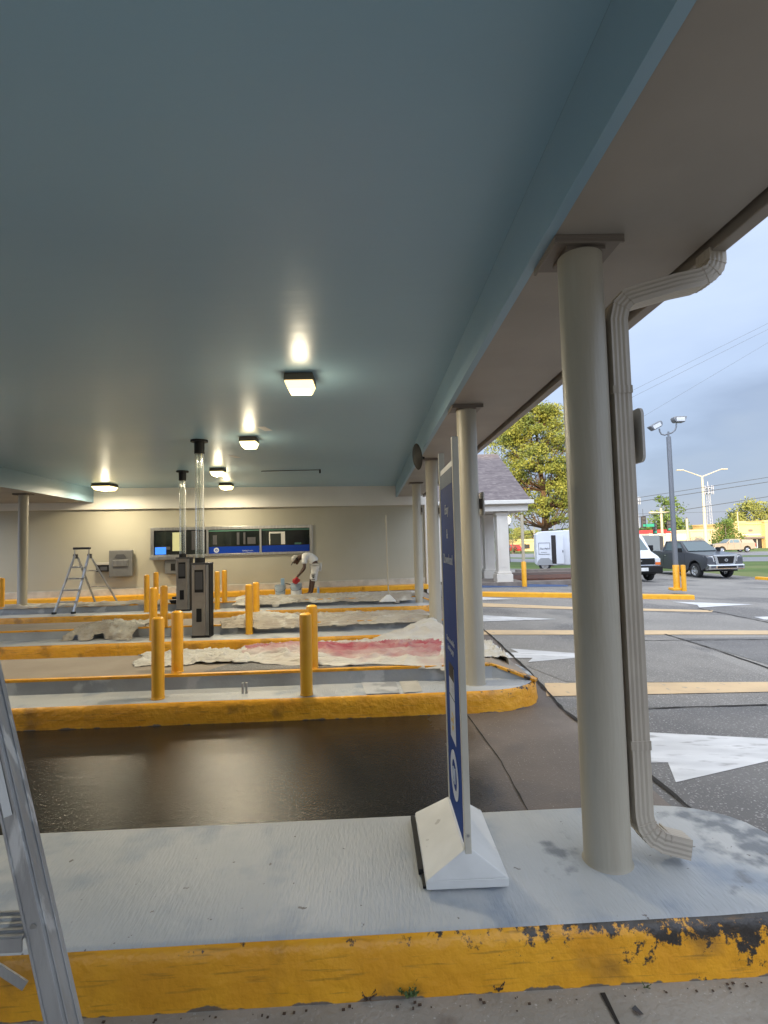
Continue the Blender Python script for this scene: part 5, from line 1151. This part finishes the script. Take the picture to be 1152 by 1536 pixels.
for i in range(9000):
    x = fw.uniform(-60, 300); y = 190+fw.uniform(-8, 25); h = (5.0+2.5*noise.noise(Vector((x*.05, 3, 1)))+1.5*noise.noise(Vector((x*.2, 3, 1))))*fw.random()**.5; s_ = fw.uniform(.5, 1.1)
    n = Vector((fw.gauss(0, 1), fw.gauss(0, 1), fw.gauss(0, 1))).normalized(); a = n.orthogonal().normalized(); b = n.cross(a); p = Vector((x, y, h-1.5)); o = len(V)
    V += [p-a*s_, p+b*s_, p+a*s_, p-b*s_]; Fq.append((o, o+1, o+2, o+3))
wood = MB().add(V, Fq).build('distant_wood', 'leaf_dark'); tag(wood, 'low dark line of woods along the horizon', 'wood', kind='stuff')
# street lamp, poles, towers, signals
q = aty(1059, 815, 72); sl_ = E('street_lamp', (q.x, 72, g(q.x)), 'tall pale street lamp with two arms beside the road', 'street lamp'); zt = aty(1057, 714, 72).z-g(q.x)
MB().tube([(0, 0, 0), (0, 0, zt)], [.26, .13], 12).build('pole', 'pole_pale', sl_)
for s_ in (-1, 1):
    ee_ = aty(1057+33*s_, 704, 72); dx = ee_.x-aty(1057, 714, 72).x
    MB().tube([(0, 0, zt-.1), (dx*.55, 0, zt+.55), (dx*.85, 0, zt+.9), (dx, 0, zt+.92)], [.09, .07, .06, .06], 8).build('arm', 'pole_pale', sl_)
    MB().box(dx-.5, dx+.45, -.18, .18, zt+.84, zt+.99).build('lamp_head', 'pole_pale', sl_, bevel=.04)
def pole(u, vt, vb, y, label, m='wood_pole', r=.16, nm='utility_pole', arm=False):
    q = aty(u, vb, y); t_ = aty(u, vt, y); zg = g(q.x); e = E(nm, (q.x, y, zg), label, 'utility pole')
    MB().tube([(0, 0, 0), (0, 0, t_.z-zg)], [r, r*.75], 10).build('pole', m, e)
    if arm: MB().bar((-.9, 0, t_.z-zg-.5), (.9, 0, t_.z-zg-.5), .12).build('crossarm', m, e); MB().box(-1.4, -.9, -.15, .15, t_.z-zg-.58, t_.z-zg-.4).build('lamp_head', 'pole_pale', e)
    else: MB().cyl((0, 0), r*.4, t_.z-zg, t_.z-zg+.2, 8).build('cap', 'dark_grey', e)
    return e
pole(994, 762, 812, 60, 'sunlit wooden pole with a small lamp, left of the flood light pole', arm=True)
pole(1032, 778, 815, 62, 'short sunlit wooden pole just right of the flood light pole')
pole(803, 770, 834, 60, 'thin pale pole left of the trailer', 'pole_pale', .13)
pole(833, 776, 820, 80, 'thin pale pole behind the pine, right of its trunk', 'pole_pale', .13)
pole(1108, 768, 800, 95, 'thin dark pole in front of the yellow shop roof', 'wood_pole', .12)
def tower(u, vt, vb, y, label):
    q = aty(u, vb, y); t_ = aty(u, vt, y); zg = g(q.x)-1; H = t_.z-zg; e = E('radio_tower', (q.x, y, zg), label, 'tower'); mb = MB(); n = 16; w0, w1 = 1.9, .8
    for i in range(n):
        a0 = w0+(w1-w0)*i/n; a1 = w0+(w1-w0)*(i+1)/n; h0, h1 = H*.9*i/n, H*.9*(i+1)/n
        for k in range(3):
            t = 2*math.pi*k/3; t2 = 2*math.pi*(k+1)/3
            A = Vector((a0*math.cos(t), a0*math.sin(t), h0)); B_ = Vector((a1*math.cos(t), a1*math.sin(t), h1)); C_ = Vector((a1*math.cos(t2), a1*math.sin(t2), h1))
            mb.bar(A, B_, .22); mb.bar(A, C_, .10)
    mb.build('lattice', 'tower_white', e); MB().tube([(0, 0, H*.9), (0, 0, H)], .22, 6).build('mast', 'tower_white', e)
    for f_ in (.80, .88):
        pl_ = MB(); pl_.lathe([(.5, 0), (2.6, 0), (2.6, .25), (.5, .25)], (0, 0, H*f_), 10)
        for k in range(9): t = 2*math.pi*k/9; pl_.bar((2.6*math.cos(t), 2.6*math.sin(t), H*f_-.8), (2.6*math.cos(t), 2.6*math.sin(t), H*f_+1.6), .35)
        pl_.build('platform', 'tower_white', e)
tower(1066, 722, 800, 300, 'white lattice radio tower behind the double street lamp'); tower(956, 741, 800, 330, 'white lattice radio tower seen beside the downspout at the left')
def signal(u, v, y, label):
    q = aty(u, v, y); e = E('traffic_signal', q, label, 'traffic light', 0, 'traffic lights hanging over the crossing'); MB().box(-.25, .25, -.18, .1, -.7, .7).build('housing', 'shop_dark', e, bevel=.03)
    for k in (-.42, 0, .42): MB().box(-.15, .15, -.2, -.182, k-.14, k+.14).build('lens', 'street_green' if k < 0 else 'dark_grey', e)
    MB().tube([(0, 0, .7), (0, 0, aty(u, v, y).z*0+1.6)], .03, 6).build('hanger', 'wire', e)
signal(965, 783, 62, 'dark traffic light hanging left of the green street sign'); signal(982, 793, 66, 'dark traffic light hanging right of the green street sign'); signal(1003, 789, 68, 'traffic light just left of the flood light pole')
q = aty(974, 788, 63); sg2 = E('street_name_sign', q, 'small green street name sign hanging between the traffic lights', 'street sign'); MB().box(-.6, .6, -.02, .02, -.18, .18).build('panel', 'street_green', sg2); MB().tube([(0, 0, .18), (0, 0, .9)], .02, 6).build('hanger', 'wire', sg2)
# overhead wires
def wire(p, q_, r, label, sag=.3):
    pts = [Vector(p).lerp(Vector(q_), t/14)+Vector((0, 0, -sag*4*(t/14)*(1-t/14))) for t in range(15)]
    tag(MB().tube(pts, r, 5).build('overhead_wire', 'wire'), label, 'wire', 'overhead wires above the road')
def wpx(u0, v0, u1, v1, y, r, lb, dy=0):
    du = (u1-u0); wire(aty(u0-du*.8, v0-(v1-v0)*.8, y), aty(u1+du*1.0, v1+(v1-v0)*1.0, y+dy), r, lb, .0)
wpx(948, 748, 1152, 716, 40, .022, 'upper of the two close dark wires crossing above the street lamp')
wpx(948, 754, 1152, 723, 40, .026, 'lower of the two close dark wires crossing the street lamp')
wpx(948, 777, 1152, 745, 40, .026, 'single dark wire crossing below the pair, above the shops')
wpx(948, 771, 1152, 766, 60, .018, 'thin level wire carrying the traffic lights')
wpx(940, 590, 1152, 485, 30, .007, 'faint steep wire high in the sky, top one'); wpx(940, 600, 1152, 494, 30, .007, 'faint steep wire high in the sky, just below the top one'); wpx(1000, 604, 1152, 514, 34, .007, 'faint steep wire high in the sky, third from the top')
# unseen block added behind the camera to keep the low sun off the lot
of = E('shade_block', (-20, -30, 0), 'unseen brown block added behind the camera to cast shade over the lot', 'building')
MB().box(-70, 62, -14, 0, 0, 13.0).build('wall', 'brick', of)
for k in range(14):
    for z_ in (1.2, 5.2, 9.2): MB().box(-66+k*9, -62+k*9, -.0, .06, z_, z_+2).build('window', 'glass_dark', of)
# ================================================================ WEEDS AND DEBRIS
def weed(u, v, label, n=14, s=.05, m='weed'):
    q = atz(u, v, .01); rnd = random.Random(int(u)); e = E('weed', (q.x, q.y, .012), label, 'weed', 0, 'weeds along the near kerb'); V, Fq = [], []
    stm = MB()
    for k in range(n):
        a = rnd.uniform(0, 6.28); l_ = s*rnd.uniform(.5, 1.2); t = Vector((math.cos(a)*l_*.7, math.sin(a)*l_*.4-.01, l_*rnd.uniform(.4, 1))); stm.tube([(0, 0, 0), t*.6, t], .0011, 4)
        for f_ in (.6, .8, 1.0):
            p = t*f_; nrm = Vector((rnd.gauss(0, 1), rnd.gauss(0, 1)-1, 1)).normalized(); aa = nrm.orthogonal().normalized()*s*.14; bb_ = nrm.cross(aa)*.55; o = len(V); V += [p-aa, p+bb_, p+aa, p-bb_]; Fq.append((o, o+1, o+2, o+3))
    stm.build('stems', m, e); MB().add(V, Fq).build('leaves', m, e)
weed(612, 1496, 'small green weed growing at the foot of the near kerb left of centre', 16, .055)
weed(553, 1499, 'dry brown weed at the foot of the near kerb, left of the green one', 14, .035, 'dry_leaf')
weed(746, 1486, 'dry brown weed tuft at the foot of the near kerb, under the sign foot', 14, .035, 'dry_leaf')
weed(968, 1482, 'tiny green weed at the foot of the kerb near the joint in the paving', 8, .022)
rnd = random.Random(4)
db = MB()
for k in range(70):
    x = rnd.uniform(-1.3, 1.6); y = 1.935+.015*x-abs(rnd.gauss(0, .02)); s_ = rnd.uniform(.001, .0045); db.box(x-s_, x+s_*rnd.uniform(.5, 2), y-s_, y+s_, .0125, .0125+s_*.8)
tag(db.build('kerb_grit', 'dry_leaf'), 'fine dark grit lying along the foot of the near kerb', 'grit', kind='stuff')
lf = MB(); q = atz(956, 1519, .01); lf.add([(q.x-.014, q.y+.01, .016), (q.x+.002, q.y+.018, .02), (q.x+.016, q.y-.012, .015), (q.x-.002, q.y-.018, .019)], [(0, 1, 2, 3)])
so_ = lf.build('fallen_leaf', 'dark_grey'); so_.modifiers.new('t', 'SOLIDIFY').thickness = .001; tag(so_, 'dark flattened leaf on the paving at the bottom right', 'leaf')
